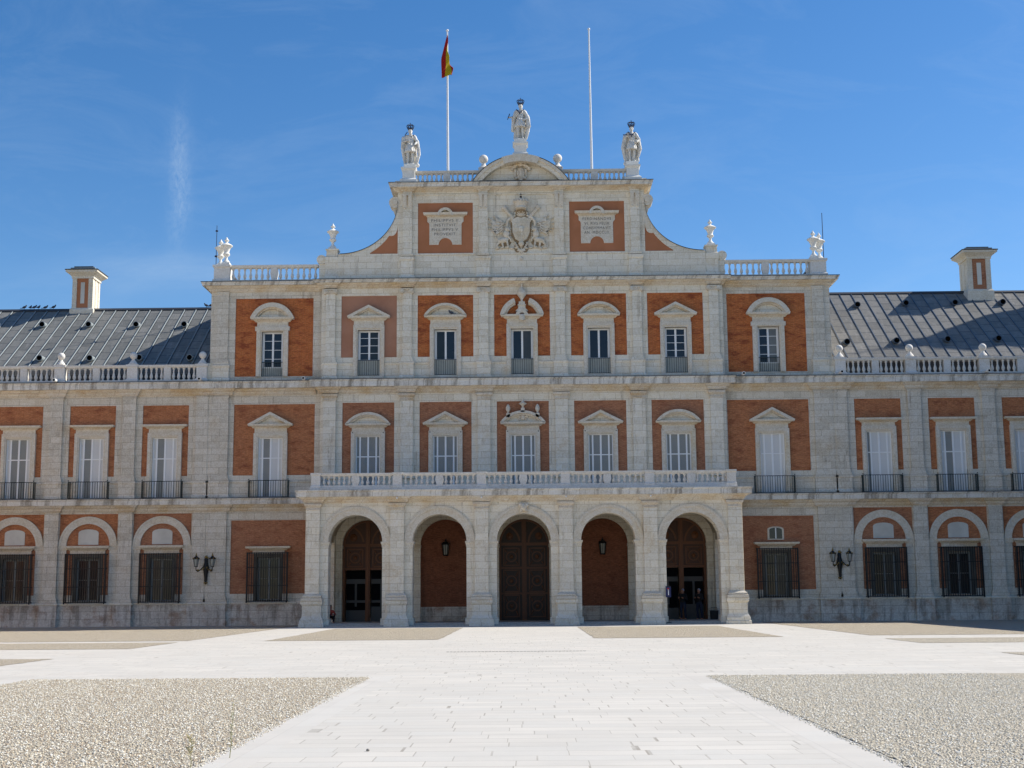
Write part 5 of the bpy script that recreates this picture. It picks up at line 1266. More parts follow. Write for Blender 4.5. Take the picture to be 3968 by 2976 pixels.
# ================= side wings that enclose the court (outside the frame, cast the shade and throw light back)
for S, nm in ((-1, 'left'), (1, 'right')):
    sw = empty('side_wing', label='long brick and stone wing closing the %s side of the court%s' % (nm, ', domed pavilion' if S > 0 else ''), cat='palace wing')
    a = MB().mat(STONE); xi, xo = 37.52, 50
    xx = sorted((S * xi, S * xo)); a.box(xx[0], xx[1], -62, 14, 0, 13.9); a.box(*sorted((S * (xi - .1), S * xi)), -62, 0, 0, 1.3)
    if S > 0: a.box(37.9, 49.6, .8, 14.6, 13.9, 20.0)
    a.build('wall', None, sw)
    a = MB().mat(OCHRE)
    x_ = S * xi
    for zm, zf, zt in ((6.43, 6.8, 7.14), (13.1, 13.46, 13.85)):
        a.box(*sorted((x_ - S * .25, x_)), -62, -.62, zm, zf); a.box(*sorted((x_ - S * .55, x_)), -62, -.62, zf, zt)
    a.build('cornice', None, sw)
    a = MB().mat(PARAPET); a.box(*sorted((x_ - S * .1, x_ + S * .2)), -62, 0, 13.85, 14.9); a.build('parapet', None, sw)
    a = MB().mat(LEAD_R)
    b = a.add([(S * (xi + 1), -62, 14.5), (S * (xi + 1), .7, 14.5), (S * 44, .7, 19), (S * 44, -62, 19), (S * 50, .7, 14.5), (S * 50, -62, 14.5)])
    a.face((b, b + 1, b + 2, b + 3)); a.face((b + 3, b + 2, b + 4, b + 5)); a.face((b, b + 3, b + 5)); a.face((b + 1, b + 4, b + 2)); a.build('roof', None, sw)
    br = MB().mat(BRICK); wn_ = MB().mat(WHITE)
    for k in range(14):
        yc = -3.5 - 4.22 * k
        p = MB().mat(BRICK); p.box(*sorted((x_ - S * .03, x_)), yc - 1.33, yc + 1.33, 8.47, 12.57); p.box(*sorted((x_ - S * .03, x_)), yc - 1.66, yc + 1.66, 1.7, 6.3); p.build('brick_panel', None, sw)
        p = MB().mat(STONE_W); p.box(*sorted((x_ - S * .12, x_)), yc - .98, yc + .98, 7.2, 11.0); p.box(*sorted((x_ - S * .35, x_)), yc - 1.29, yc + 1.29, 11.2, 11.43)
        p.mat(LOUV_L); p.box(*sorted((x_ - S * .14, x_)), yc - .7, yc + .7, 7.2, 10.7); p.mat(GLASS); p.box(*sorted((x_ - S * .14, x_)), yc - .8, yc + .8, 1.4, 4.0); p.build('window', None, sw)
    if S > 0:
        a = MB().mat(LEADE)
        a.lathe([(6.2, 0), (6.2, .3), (5.9, 1.5), (5.2, 3.2), (4.2, 5.0), (3.0, 6.9), (2.3, 8.2), (1.75, 9.3), (1.75, 10.6), (1.3, 11.5), (.95, 12.3), (.55, 12.8), (.42, 13.4), (.5, 13.9), (.2, 14.4), (.06, 15.0), (.03, 16.4)], 44.0, 7.85, 20.0, 24)
        a.build('dome', None, sw)

# ================= things standing on the palace
# --- urns
def urn_mesh(mb):
    mb.mat(WHITE_ST); mb.block(0, 0, .26, .26, [(0, 0), (0, .12), (-.04, .17)])
    mb.lathe([(.20, .15), (.22, .2), (.20, .24), (.10, .36), (.075, .50), (.10, .56), (.20, .64), (.23, .72), (.17, .80), (.16, .84), (.20, 1.0), (.28, 1.16), (.37, 1.22), (.39, 1.26), (.37, 1.29), (.26, 1.36), (.15, 1.42), (.08, 1.46), (.065, 1.52), (.14, 1.58), (.15, 1.62), (.10, 1.68), (.04, 1.78), (.0, 1.86)], 0, 0, 0, 20)
m0 = MB(); urn_mesh(m0); u0 = m0.build('stone_urn')
um = u0.data; first = True
for (x, y, z, t_) in URNS:
    o = u0 if first else bpy.data.objects.new('stone_urn', um)
    if not first: col.objects.link(o)
    first = False; o.location = (x, y, z)
    sd_ = 'left' if x < 0 else 'right'
    s_ = .92 if t_ == 's' else .93; o.scale = (s_, s_, s_ * (.96 if t_ == 's' else 1.0))
    lb = {'a': 'pale stone urn at the front of the %s tower balustrade corner' % sd_, 'b': 'pale stone urn just behind its twin on the %s tower corner' % sd_,
          's': 'single stone urn at the foot of the %s curved scroll wall' % sd_}[t_]
    tag(o, lb, 'urn', 'stone urns along the roofline')
# --- balls
def ball(big, loc, lb):
    m = MB().mat(PARAPET); r = .27 if big else .215
    m.block(0, 0, r * 1.05, r * 1.05, [(0, 0), (0, .12 if big else .05)])
    k = 1.25 if big else 1.0
    m.lathe([(.26 * k, .05 + (.07 if big else 0)), (.20 * k, .12 * k + .04), (.12 * k, .22 * k + .03), (.09 * k, .30 * k + .03), (.10 * k, .34 * k + .03)], 0, 0, 0, 14)
    m.ell((0, 0, .34 * k + r + .0), r, 20, 14)
    o = m.build('ball_finial'); o.location = loc
    return tag(o, lb, 'ball finial', 'stone ball finials on the balustrades')
for x, y, z, sd_, i in BALLS:
    if sd_ == 'attic': ball(True, (x, y, z), 'large stone ball beside the arched pediment, %s of the crowned middle statue' % ('left' if i < 0 else 'right')); continue
    if i == 3: continue
    ball(False, (x, y, z), ['stone ball on the %s wing balustrade, touching the tower side', 'stone ball on the %s wing balustrade, second from the tower', 'stone ball on the %s wing balustrade, third from the tower'][i] % sd_)
for o in [o for o in bpy.data.objects if o.name.startswith('ball_finial') and o.location.z < 16]: pass
# --- flagpoles
for x, zt_, lb in ((-4.20, 35.45, 'white flagpole carrying the limp red and yellow flag'), (4.37, 35.42, 'bare white flagpole without a flag, right of the middle statue')):
    e = empty('flagpole', (x, .62, 25.45), label=lb, cat='flagpole', group='white flagpoles on the attic')
    L = zt_ - 25.45; m = MB().mat(POLE); m.tube((0, 0, 0), (-.04, 0, L - .1), .085, .045, 12); m.build('pole', None, e)
    m = MB().mat(POLE); m.ell((-.04, 0, L - .02), .085, 12, 8); m.build('finial', None, e)
    m = MB().mat(LEADE); m.block(0, 0, .12, .12, [(0, 0), (0, .06)]); m.build('foot', None, e)
# --- flag: hanging in folds beside the pole
def flag():
    t = NT('flag cloth', 0.75, 0.15)
    at = t.n.new('ShaderNodeAttribute'); at.attribute_name = 'stripe'; v = at.outputs['Fac']
    red = (0.30, 0.012, 0.010); yel = (0.40, 0.30, 0.012)
    band = t.math('MULTIPLY', t.math('GREATER_THAN', v, .36), t.math('LESS_THAN', v, .86))
    t.col(t.mix(band, red, yel))
    nu, nv = 26, 30; vs = []; fs = []; stv = []
    # u runs along the fly, v from the top hem to the bottom hem; the fly has collapsed against the pole
    W_, H_ = 2.6, 1.75
    for i in range(nu + 1):
        u = i / nu
        for j in range(nv + 1):
            v_ = j / nv
            z = -.05 - v_ * 1.60 * (1 - u) - u * 2.55 - .22 * u * (1 - v_)
            x = .03 + (-.38 + .66 * v_) * min(1, (u / .55) ** .7) + .045 * sin(u * 8 + v_ * 9) * (.3 + v_)
            y = -.10 - .12 * cos(u * 8 + v_ * 7) * (.25 + .75 * v_) - .1 * u
            vs.append((x, y, z)); stv.append(v_)
    for i in range(nu):
        for j in range(nv): a = i * (nv + 1) + j; fs.append((a, a + 1, a + nv + 2, a + nv + 1))
    me = bpy.data.meshes.new('flag'); me.from_pydata(vs, [], fs)
    at_ = me.attributes.new('stripe', 'FLOAT', 'POINT'); at_.data.foreach_set('value', stv)
    me.materials.append(t.m); me.polygons.foreach_set('use_smooth', [True] * len(fs))
    o = bpy.data.objects.new('flag', me); col.objects.link(o); o.location = (-4.23, .60, 35.15)
    md = o.modifiers.new('thickness', 'SOLIDIFY'); md.thickness = .012
    tag(o, 'red and yellow striped flag hanging limp on the pole', 'flag')
flag()

# --- figures -------------------------------------------------------
def body(parts, name, mat, par, voxel=.02, extra=None):
    mb = MB()
    for p in parts:
        if p[0] == 'c': mb.caps(p[1], p[2], p[3], p[4], 10)
        elif p[0] == 'e': mb.ell(p[1], p[2], 12, 8, p[3] if len(p) > 3 else None)
        elif p[0] == 'l': mb.lathe(*p[1:])
    o = mb.build(name, mat, par)
    r = o.modifiers.new('union', 'REMESH'); r.mode = 'VOXEL'; r.voxel_size = voxel; r.use_smooth_shade = True
    s_ = o.modifiers.new('smooth', 'SMOOTH'); s_.factor = .5; s_.iterations = 2
    return o
def hand(p, d, up, k=1.0):
    """palm with five unequal slightly bent fingers and a side thumb"""
    p = Vector(p); d = Vector(d).normalized(); up = Vector(up).normalized(); sd_ = d.cross(up).normalized(); out = [('e', tuple(p + d * .045 * k), (.045 * k, .035 * k, .04 * k))]
    for i, L in enumerate((.060, .072, .078, .070)):
        b = p + d * .08 * k + sd_ * (.030 - .020 * i) * k; m_ = b + d * L * .55 * k; e = m_ + (d * .7 - up * .5).normalized() * L * .5 * k
        out += [('c', tuple(b), tuple(m_), .010 * k, .009 * k), ('c', tuple(m_), tuple(e), .009 * k, .008 * k)]
    b = p + d * .03 * k + sd_ * -.035 * k; out += [('c', tuple(b), tuple(b + (d * .6 - sd_ * .8).normalized() * .055 * k), .012 * k, .010 * k)]
    return out
def head(c, k=1.0, turn=0.0, beard=False):
    c = Vector(c); fx, fy = sin(turn), -cos(turn); f = Vector((fx, fy, 0)); r = Vector((fy, -fx, 0)) * -1
    o = [('e', tuple(c), (.078 * k, .095 * k, .115 * k)), ('e', tuple(c + f * .03 * k - Vector((0, 0, .06)) * k), (.055 * k, .06 * k, .06 * k)),
         ('c', tuple(c + f * .09 * k + Vector((0, 0, .015)) * k), tuple(c + f * .112 * k - Vector((0, 0, .02)) * k), .012 * k, .017 * k),
         ('c', tuple(c + f * .088 * k + r * .03 * k + Vector((0, 0, .035)) * k), tuple(c + f * .088 * k - r * .03 * k + Vector((0, 0, .035)) * k), .012 * k, .012 * k),
         ('c', tuple(c + f * .088 * k + r * .018 * k - Vector((0, 0, .052)) * k), tuple(c + f * .088 * k - r * .018 * k - Vector((0, 0, .052)) * k), .009 * k, .009 * k),
         ('e', tuple(c + r * .08 * k - Vector((0, 0, .005)) * k), (.014 * k, .02 * k, .03 * k)), ('e', tuple(c - r * .08 * k - Vector((0, 0, .005)) * k), (.014 * k, .02 * k, .03 * k)),
         ('c', tuple(c - Vector((0, 0, .07)) * k), tuple(c - Vector((0, 0, .19)) * k), .052 * k, .06 * k)]
    if beard: o += [('e', tuple(c + f * .05 * k - Vector((0, 0, .11)) * k), (.06 * k, .05 * k, .09 * k))]
    return o
def crown(par, z, x=0, k=1.0):
    m = MB().mat(CROWN); m.lathe([(.115 * k, 0), (.12 * k, .0), (.125 * k, .05 * k), (.11 * k, .055 * k)], x, 0, z, 16)
    for i in range(8):
        a = 2 * pi * i / 8; prev = None
        for j in range(6):
            t_ = j / 5 * pi * .5; rr = .115 * k + .055 * k * sin(t_ * 2); rr = rr * (1 - .0) if j < 5 else 0; p = Vector((x + (rr if j < 5 else 0) * cos(a) * (1 if j < 4 else .75), (rr if j < 5 else 0) * sin(a) * (1 if j < 4 else .75), z + .05 * k + .17 * k * sin(t_)))
            if prev is not None: m.tube(prev, p, .013 * k, .013 * k, 5)
            prev = p
        m.ell((x + .14 * k * cos(a + .39), .14 * k * sin(a + .39), z + .08 * k), .026 * k, 6, 5)
    m.ell((x, 0, z + .24 * k), .03 * k, 8, 6); m.tube((x, 0, z + .22 * k), (x, 0, z + .34 * k), .012 * k, .003, 5); m.tube((x - .035 * k, 0, z + .29 * k), (x + .035 * k, 0, z + .29 * k), .008 * k, .008 * k, 5)
    return m.build('crown', None, par)
def folds(x0, x1, zt_, zb_, y, n, amp, wd):
    out = []
    for i in range(n):
        t_ = i / (n - 1); out.append(('c', (x0[0] + (x0[1] - x0[0]) * t_, y + random.uniform(-.03, .03), zt_ + random.uniform(-.05, .05)), (x1[0] + (x1[1] - x1[0]) * t_, y + random.uniform(-amp, amp), zb_ + random.uniform(-.05, .05)), wd * .7, wd * random.uniform(.8, 1.25)))
    return out
def statue(name_lb, loc, kind, rot=0.0):
    e = empty('statue', loc, label=name_lb, cat='statue', group='crowned kings in white marble on the attic'); e.rotation_euler = (0, 0, rot); e.scale = (1.06, 1.1, 1.10)
    b = MB().mat(WHITE_ST); b.block(0, .02, .34, .28, [(0, 0), (0, .2), (-.02, .24)]); b.build('plinth', None, e)
    z = .24; p = []
    # legs, torso
    p += [('c', (-.10, -.03, z + .95), (-.13, -.10, z + .50), .125, .095), ('c', (-.13, -.10, z + .50), (-.14, -.04, z + .10), .085, .055), ('e', (-.15, -.13, z + .05), (.055, .14, .05))]
    p += [('c', (.10, 0, z + .95), (.13, -.02, z + .50), .125, .09), ('c', (.13, -.02, z + .50), (.13, .02, z + .10), .08, .055), ('e', (.15, -.06, z + .05), (.055, .13, .05))]
    p += [('e', (0, 0, z + 1.02), (.22, .17, .20)), ('e', (0, 0, z + 1.28), (.20, .15, .26)), ('e', (0, .01, z + 1.50), (.26, .16, .18)), ('c', (-.22, .02, z + 1.58), (.22, .02, z + 1.58), .10, .10)]
    hc = (.03 if kind == 'c' else 0, -.02, z + 1.86); p += head(hc, 1.42, {'l': .3, 'c': .25, 'r': -.2}[kind], kind != 'r')
    # short tunic skirt
    p += [('l', [(.20, z + 1.15), (.25, z + .95), (.31, z + .72), (.30, z + .66), (.18, z + .70)], 0, 0, 0, 28, 1.0, (9, .10))]
    # cloak falling behind from both shoulders
    p += folds((-.26, .26), (-.33, .34), z + 1.50, z + .10, .15, 10, .10, .07)
    if kind == 'l':
        p += [('c', (-.25, .02, z + 1.55), (-.42, -.02, z + 1.25), .10, .085), ('c', (-.42, -.02, z + 1.25), (-.18, -.20, z + 1.28), .075, .055)] + hand((-.18, -.2, z + 1.28), (1, -.2, .2), (0, -1, 0), 1.1)
        p += [('c', (.25, .02, z + 1.55), (.38, 0, z + 1.25), .10, .085), ('c', (.38, 0, z + 1.25), (.28, -.2, z + 1.10), .07, .055)] + hand((.28, -.2, z + 1.1), (-.3, -.5, -.5), (0, -1, .5), 1.1)
        p += [('c', (-.38, .05, z + 1.5), (-.44, .05, z + .95), .12, .10), ('c', (-.44, .05, z + .95), (-.34, .1, z + .3), .10, .08)]
        p += [('c', (.38, .03, z + 1.3), (.46, .0, z + .85), .11, .10), ('c', (.46, 0, z + .85), (.50, .0, z + .55), .10, .08), ('c', (.5, .0, z + .55), (.36, .05, z + .15), .08, .09), ('e', (.40, .05, z - .02), (.12, .12, .12))]
    elif kind == 'c':
        p += [('c', (-.25, .02, z + 1.55), (-.36, -.05, z + 1.25), .10, .085), ('c', (-.36, -.05, z + 1.25), (-.56, -.20, z + 1.18), .07, .05)] + hand((-.56, -.2, z + 1.18), (-1, -.3, .1), (0, -1, 0), 1.1)
        p += [('c', (.25, .02, z + 1.55), (.46, .02, z + 1.22), .11, .09), ('c', (.46, .02, z + 1.22), (.26, -.18, z + 1.08), .08, .06)] + hand((.26, -.18, z + 1.08), (-1, -.3, -.2), (0, -1, 0), 1.1)
        p += [('c', (-.26, .05, z + 1.45), (-.40, .0, z + 1.1), .10, .09), ('c', (-.38, .02, z + 1.1), (-.42, .08, z + .55), .09, .10)]
        p += [('c', (.40, .0, z + 1.25), (.46, -.05, z + .75), .14, .13), ('c', (.46, -.05, z + .75), (.42, -.02, z + .55), .14, .10), ('c', (.42, .0, z + .5), (.32, .05, z + .1), .11, .09)]
    else:
        p += [('c', (-.25, .02, z + 1.55), (-.36, -.05, z + 1.34), .10, .085), ('c', (-.36, -.05, z + 1.34), (-.24, -.27, z + 1.40), .07, .05)] + hand((-.24, -.27, z + 1.4), (.8, -.5, .1), (0, -1, 0), 1.1)
        p += [('c', (.25, .02, z + 1.55), (.42, .02, z + 1.25), .10, .085), ('c', (.42, .02, z + 1.25), (.28, -.15, z + 1.08), .07, .055), ('e', (.24, -.2, z + 1.08), (.11, .1, .11))]
        p += [('c', (-.34, .05, z + 1.45), (-.48, .05, z + .8), .13, .12), ('c', (-.48, .05, z + .8), (-.36, .1, z + .2), .11, .10), ('e', (-.36, .1, z - .04), (.12, .12, .14))]
        p += [('c', (.40, .03, z + 1.2), (.46, .0, z + .75), .10, .11), ('c', (.46, 0, z + .75), (.36, .05, z + .35), .11, .08)]
    body(p, 'figure', STATUE, e, .022)
    crown(e, hc[2] + .10, hc[0], 1.22)
    m = MB().mat(CROWN)
    if kind != 'l': m.tube((-.20, -.12, z + 1.66), (-.02, -.22, z + 1.42), .025, .025, 6); m.tube((.20, -.12, z + 1.66), (-.02, -.22, z + 1.42), .025, .025, 6); m.ell((-.02, -.23, z + 1.38), (.035, .02, .05))
    else: m.tube((-.16, -.1, z + 1.80), (-.30, -.12, z + 1.60), .025, .02, 6); m.tube((.22, -.14, z + 1.62), (.05, -.18, z + 1.52), .02, .02, 6)
    m.build('chain', None, e)
    if kind == 'r': m = MB().mat(CROWN); m.tube((-.50, -.34, z + 1.42), (.12, -.36, z + 1.40), .022, .022, 6); m.build('sceptre', None, e)
    if kind == 'c': m = MB().mat(CROWN); m.tube((-.58, -.3, z + 1.35), (-.70, -.3, z + 1.02), .03, .02, 6); m.build('sceptre', None, e)
statue('crowned marble king in a wide cloak, hand on his chest, beside the limp flag', (X0 - 6.52, -.15, 26.5), 'l')
statue('tallest placed crowned marble king on the arched pediment, baton held out', (X0, -.25, 27.93), 'c')
statue('crowned marble king holding a rod level, right end of the attic', (X0 + 6.58, -.15, 26.5), 'r')

# --- people
SKIN = plain('skin', (0.35, 0.17, 0.11), .6); DARKC = plain('black cloth', (0.012, 0.012, 0.014), .9); JEANS = plain('dark denim', (0.016, 0.022, 0.042), .9)
HAIRG = plain('grey hair', (0.30, 0.34, 0.42), .6); RED = plain('red cloth', (0.30, 0.05, 0.035), .9)
def person(lb, loc, rot, hairmat, ph=True):
    e = empty('person', loc, label=lb, cat='person'); e.rotation_euler = (0, 0, rot); k = .97
    p = [('c', (-.09, 0, .86), (-.10, -.05, .46), .085, .06), ('c', (-.10, -.05, .46), (-.10, .02, .09), .055, .038), ('e', (-.10, -.05, .04), (.045, .13, .04)),
         ('c', (.09, 0, .86), (.11, .03, .46), .085, .06), ('c', (.11, .03, .46), (.12, .08, .09), .055, .038), ('e', (.12, .02, .04), (.045, .13, .04)),
         ('e', (0, 0, .93), (.16, .12, .14)), ('e', (0, 0, 1.12), (.15, .11, .2)), ('e', (0, .0, 1.30), (.18, .12, .14)), ('c', (-.15, .01, 1.36), (.15, .01, 1.36), .06, .06),
         ('c', (-.18, .01, 1.35), (-.25, -.03, 1.08), .052, .042), ('c', (-.25, -.03, 1.08), (-.16, -.22, 1.18), .038, .028),
         ('c', (.18, .01, 1.35), (.25, .0, 1.08), .052, .042), ('c', (.25, 0, 1.08), (.10, -.22, 1.18), .038, .028)]
    p += head((0, -.01, 1.56), 1.0, 0) + hand((-.16, -.22, 1.18), (.5, -.8, .4), (0, 0, 1)) + hand((.10, -.22, 1.18), (-.5, -.8, .4), (0, 0, 1))
    body(p, 'body', SKIN, e, .0115)
    c = [('e', (0, 0, .98), (.175, .135, .12)), ('e', (0, 0, 1.12), (.165, .125, .2)), ('e', (0, .0, 1.30), (.195, .135, .14)), ('c', (-.15, .01, 1.36), (.15, .01, 1.36), .07, .07),
         ('c', (-.18, .01, 1.35), (-.25, -.03, 1.08), .065, .055), ('c', (-.25, -.03, 1.08), (-.18, -.18, 1.16), .05, .042), ('c', (.18, .01, 1.35), (.25, .0, 1.08), .065, .055), ('c', (.25, 0, 1.08), (.12, -.18, 1.16), .05, .042)]
    body(c, 'jacket', DARKC, e, .016)
    c = [('e', (0, 0, .90), (.175, .135, .12)), ('c', (-.09, 0, .86), (-.10, -.05, .46), .10, .075), ('c', (-.10, -.05, .46), (-.10, .02, .08), .07, .06), ('c', (.09, 0, .86), (.11, .03, .46), .10, .075), ('c', (.11, .03, .46), (.12, .08, .08), .07, .06)]
    body(c, 'trousers', JEANS, e, .016)
    m = MB().mat(hairmat); m.ell((0, .02, 1.60), (.088, .10, .098), 14, 10); m.build('hair', None, e)
    return e
person('person in dark clothes with grey hair standing in the right doorway, arms bent', (8.92, -1.0, .17), -.5, HAIRG)
person('second dark dressed person in the right doorway, the one nearer the bin', (9.82, -1.0, .17), -.5, HAIRG)
def sitter():
    e = empty('person', (-10.26, -4.05, .0), label='person crouching low beside the leftmost pier of the portico, red sleeve', cat='person'); e.rotation_euler = (0, 0, .5); e.location.z = .17
    p = [('e', (0, .05, .28), (.16, .14, .14)), ('e', (0, 0, .48), (.15, .12, .20)), ('e', (0, -.05, .62), (.17, .12, .12)), ('c', (-.09, .02, .26), (-.12, -.30, .42), .08, .06), ('c', (-.12, -.30, .42), (-.12, -.24, .07), .055, .04), ('e', (-.12, -.30, .04), (.045, .12, .04)),
         ('c', (.09, .02, .26), (.12, -.30, .42), .08, .06), ('c', (.12, -.30, .42), (.12, -.24, .07), .055, .04), ('e', (.12, -.30, .04), (.045, .12, .04)),
         ('c', (-.17, -.04, .64), (-.26, -.20, .44), .05, .04), ('c', (-.26, -.20, .44), (-.22, -.38, .30), .038, .028), ('c', (.17, -.04, .64), (.22, -.22, .46), .05, .04), ('c', (.22, -.22, .46), (.05, -.36, .42), .038, .028)]
    p += head((0, -.10, .84), 1.0) + hand((-.22, -.38, .30), (0, -.6, -.7), (0, -1, 1)) + hand((.05, -.36, .42), (-1, 0, 0), (0, 0, 1))
    body(p, 'body', SKIN, e, .0115)
    body([('e', (0, .05, .30), (.175, .155, .14)), ('e', (0, 0, .48), (.165, .135, .2)), ('e', (0, -.05, .62), (.185, .135, .12)), ('c', (.17, -.04, .64), (.22, -.22, .46), .062, .052), ('c', (-.17, -.04, .64), (-.26, -.2, .44), .062, .05)], 'jacket', RED, e, .016)
    body([('c', (-.09, .02, .26), (-.12, -.30, .42), .095, .075), ('c', (-.12, -.30, .42), (-.12, -.24, .1), .068, .055), ('c', (.09, .02, .26), (.12, -.30, .42), .095, .075), ('c', (.12, -.30, .42), (.12, -.24, .1), .068, .055)], 'trousers', DARKC, e, .016)
    m = MB().mat(DARKC); m.ell((0, -.08, .88), (.088, .10, .095), 14, 10); m.build('hair', None, e)
sitter()

# --- triple armed wall lamps
def wall_lamp(x, lb):
    e = empty('wall_lamp', (x, -.12, 3.15), label=lb, cat='wall lamp', group='lantern brackets on the double pilasters'); e.scale = (.92, .92, .94)
    m = MB().mat(BLACK)
    m.lathe([(.0, -.90), (.05, -.86), (.10, -.80), (.07, -.74), (.09, -.6), (.12, -.3), (.17, -.05), (.2, .1), (.15, .3), (.11, .42), (.12, .62), (.05, .72)], 0, -.14, 0, 12)
    m.box(-.16, .16, -.03, .08, -.7, .7); m.build('bracket', None, e)
    m = MB().mat(GOLD)
    for i in range(6): a = 2 * pi * i / 6; m.ell((.09 * cos(a), -.14 + .09 * sin(a), -.80), (.05, .05, .04), 6, 4); m.ell((.18 * cos(a), -.14 + .18 * sin(a), .08 + .03 * (i % 2)), (.04, .04, .06), 6, 4)
    m.ell((0, -.16, .74), (.09, .09, .09), 8, 6); m.ell((.08, -.16, .70), (.07, .06, .06), 8, 6); m.build('ornament', None, e)
    arms_ = ((-.50, -.62), (.50, -.62), (0, -.85))
    for ax, ay in arms_[:2]:
        m = MB().mat(BLACK); pts = [(0, -.14, .10), (ax * .3, -.14 + (ay + .14) * .3, .14), (ax * .55, -.14 + (ay + .14) * .55, -.02), (ax * .8, -.14 + (ay + .14) * .8, -.12), (ax * .98, ay * .98, -.06), (ax, ay, .08), (ax, ay, .16)]
        for p0, p1 in zip(pts, pts[1:]): m.caps(p0, p1, .035, .03, 6)
        m.mat(GOLD); m.ell((ax * .8, -.14 + (ay + .14) * .8, -.04), (.07, .06, .05), 6, 5); m.ell((ax * .4, -.14 + (ay + .14) * .4, .0), (.05, .05, .06), 6, 5)
        m.build('arm', None, e)
        L = MB().mat(LAMPG); L.lathe([(.10, .18), (.175, .60), (.17, .61)], ax, ay, 0, 6)
        lo = L.build('lantern', None, e)
        L = MB().mat(BLACK); L.lathe([(.11, .14), (.11, .18), (.09, .19)], ax, ay, 0, 6)
        for i in range(6): a = 2 * pi * i / 6; L.tube((ax + .102 * cos(a), ay + .102 * sin(a), .18), (ax + .18 * cos(a), ay + .18 * sin(a), .61), .012, .012, 4)
        L.lathe([(.20, .60), (.21, .63), (.14, .72), (.06, .78), (.05, .80)], ax, ay, 0, 6); L.mat(GOLD)
        for i in range(6): a = 2 * pi * i / 6; L.ell((ax + .20 * cos(a), ay + .20 * sin(a), .66), (.03, .03, .04), 5, 4)
        L.lathe([(.04, .78), (.07, .83), (.03, .88), (.02, .96), (0, .99)], ax, ay, 0, 8); L.build('cap', None, lo)
    return e
wall_lamp(-17.86, 'black and gilt wall lamp with two lanterns, left of the portico'); wall_lamp(17.86, 'black and gilt wall lamp with two lanterns, right of the portico')
# --- wall lanterns inside the portico
for k, lb in ((1, 'dark iron lantern on the brick niche, second bay of the portico'), (3, 'dark iron lantern on the brick niche, fourth bay of the portico')):
    c = X0 + SP * (k - 2); e = empty('lantern', (c, BY + .32, 4.2), label=lb, cat='lantern', group='lanterns inside the portico')
    m = MB().mat(BLACK); m.lathe([(.14, -.40), (.16, -.38), (.15, -.34), (.10, -.33)], 0, -.28, 0, 8)
    for q in range(8): a = 2 * pi * q / 8; m.tube((.14 * cos(a), -.28 + .14 * sin(a), -.34), (.20 * cos(a), -.28 + .20 * sin(a), .24), .016, .016, 5)
    m.lathe([(.22, .22), (.24, .26), (.20, .33), (.10, .40), (.06, .42), (.05, .48), (.0, .50)], 0, -.28, 0, 8); m.tube((0, -.28, .46), (0, -.02, .52), .018, .018, 5); m.box(-.03, .03, -.06, 0, .3, .56); m.build('frame', None, e)
    m = MB().mat(LAMPG); m.lathe([(.10, -.33), (.125, -.33), (.18, .23), (.1, .24)], 0, -.28, 0, 8); m.build('glass', None, e)
# --- little floodlights under the portico cornice
names = ['left corner', 'between the first and second arch', 'between the second and third arch', 'between the third and fourth arch', 'between the fourth and fifth arch']
for i in range(1, 5):
    e = empty('floodlight', (PP[i] + .02, PY - .56, 6.70), label='tiny white floodlight under the portico cornice, ' + names[i], cat='floodlight', group='floodlights under the portico cornice')
    m = MB().mat(WHITE); m.ell((0, 0, 0), .05, 8, 6); m.build('lamp_head', None, e); m = MB().mat(BLACK); m.box(-.012, .012, 0, .2, .0, .02); m.build('bracket', None, e)
# --- information sign and bin
e = empty('information_sign', (7.70, PY - .12, 1.68), label='small dark blue board with white and red marks, on the fourth pier', cat='sign')
BLUE = plain('blue board', (0.012, 0.018, 0.09), .5); REDP = plain('red print', (0.35, 0.01, 0.01), .5)
m = MB().mat(BLUE); m.box(-.135, .135, -.015, .015, -.27, .27); m.build('board', None, e)
m = MB().mat(WHITE); m.box(-.02, .025, -.018, -.014, -.16, .06); m.ell((0, -.016, .10), (.028, .003, .028), 8, 5); m.mat(REDP); m.ell((-.01, -.017, .17), (.06, .003, .045), 8, 5); m.build('symbol', None, e)
m = MB().mat(BLACK); m.box(-.14, .14, .0, .05, .27, .30); m.box(-.012, .012, .015, .05, -1.45, .27); m.taper(0, .06, -1.60, -1.56, .14, .1, .12, .08); m.box(-.012, .012, .03, .06, -1.58, -1.4); m.build('stand', None, e)
e = empty('litter_bin', (10.62, -1.1, .17), label='black litter bin with a wire handle inside the rightmost bay', cat='bin')
m = MB().mat(BLACK); m.taper(0, 0, 0, .46, .19, .17, .22, .2); m.build('body', None, e); m = MB().mat(LEADE); m.block(0, 0, .2, .18, [(.03, .46), (.03, .49), (0, .5)]); m.build('lid', None, e)
m = MB().mat(IRON); m.box(-.17, -.15, -.01, .01, .49, .66); m.box(.15, .17, -.01, .01, .49, .66); m.box(-.17, .17, -.01, .01, .64, .665); m.build('handle', None, e)

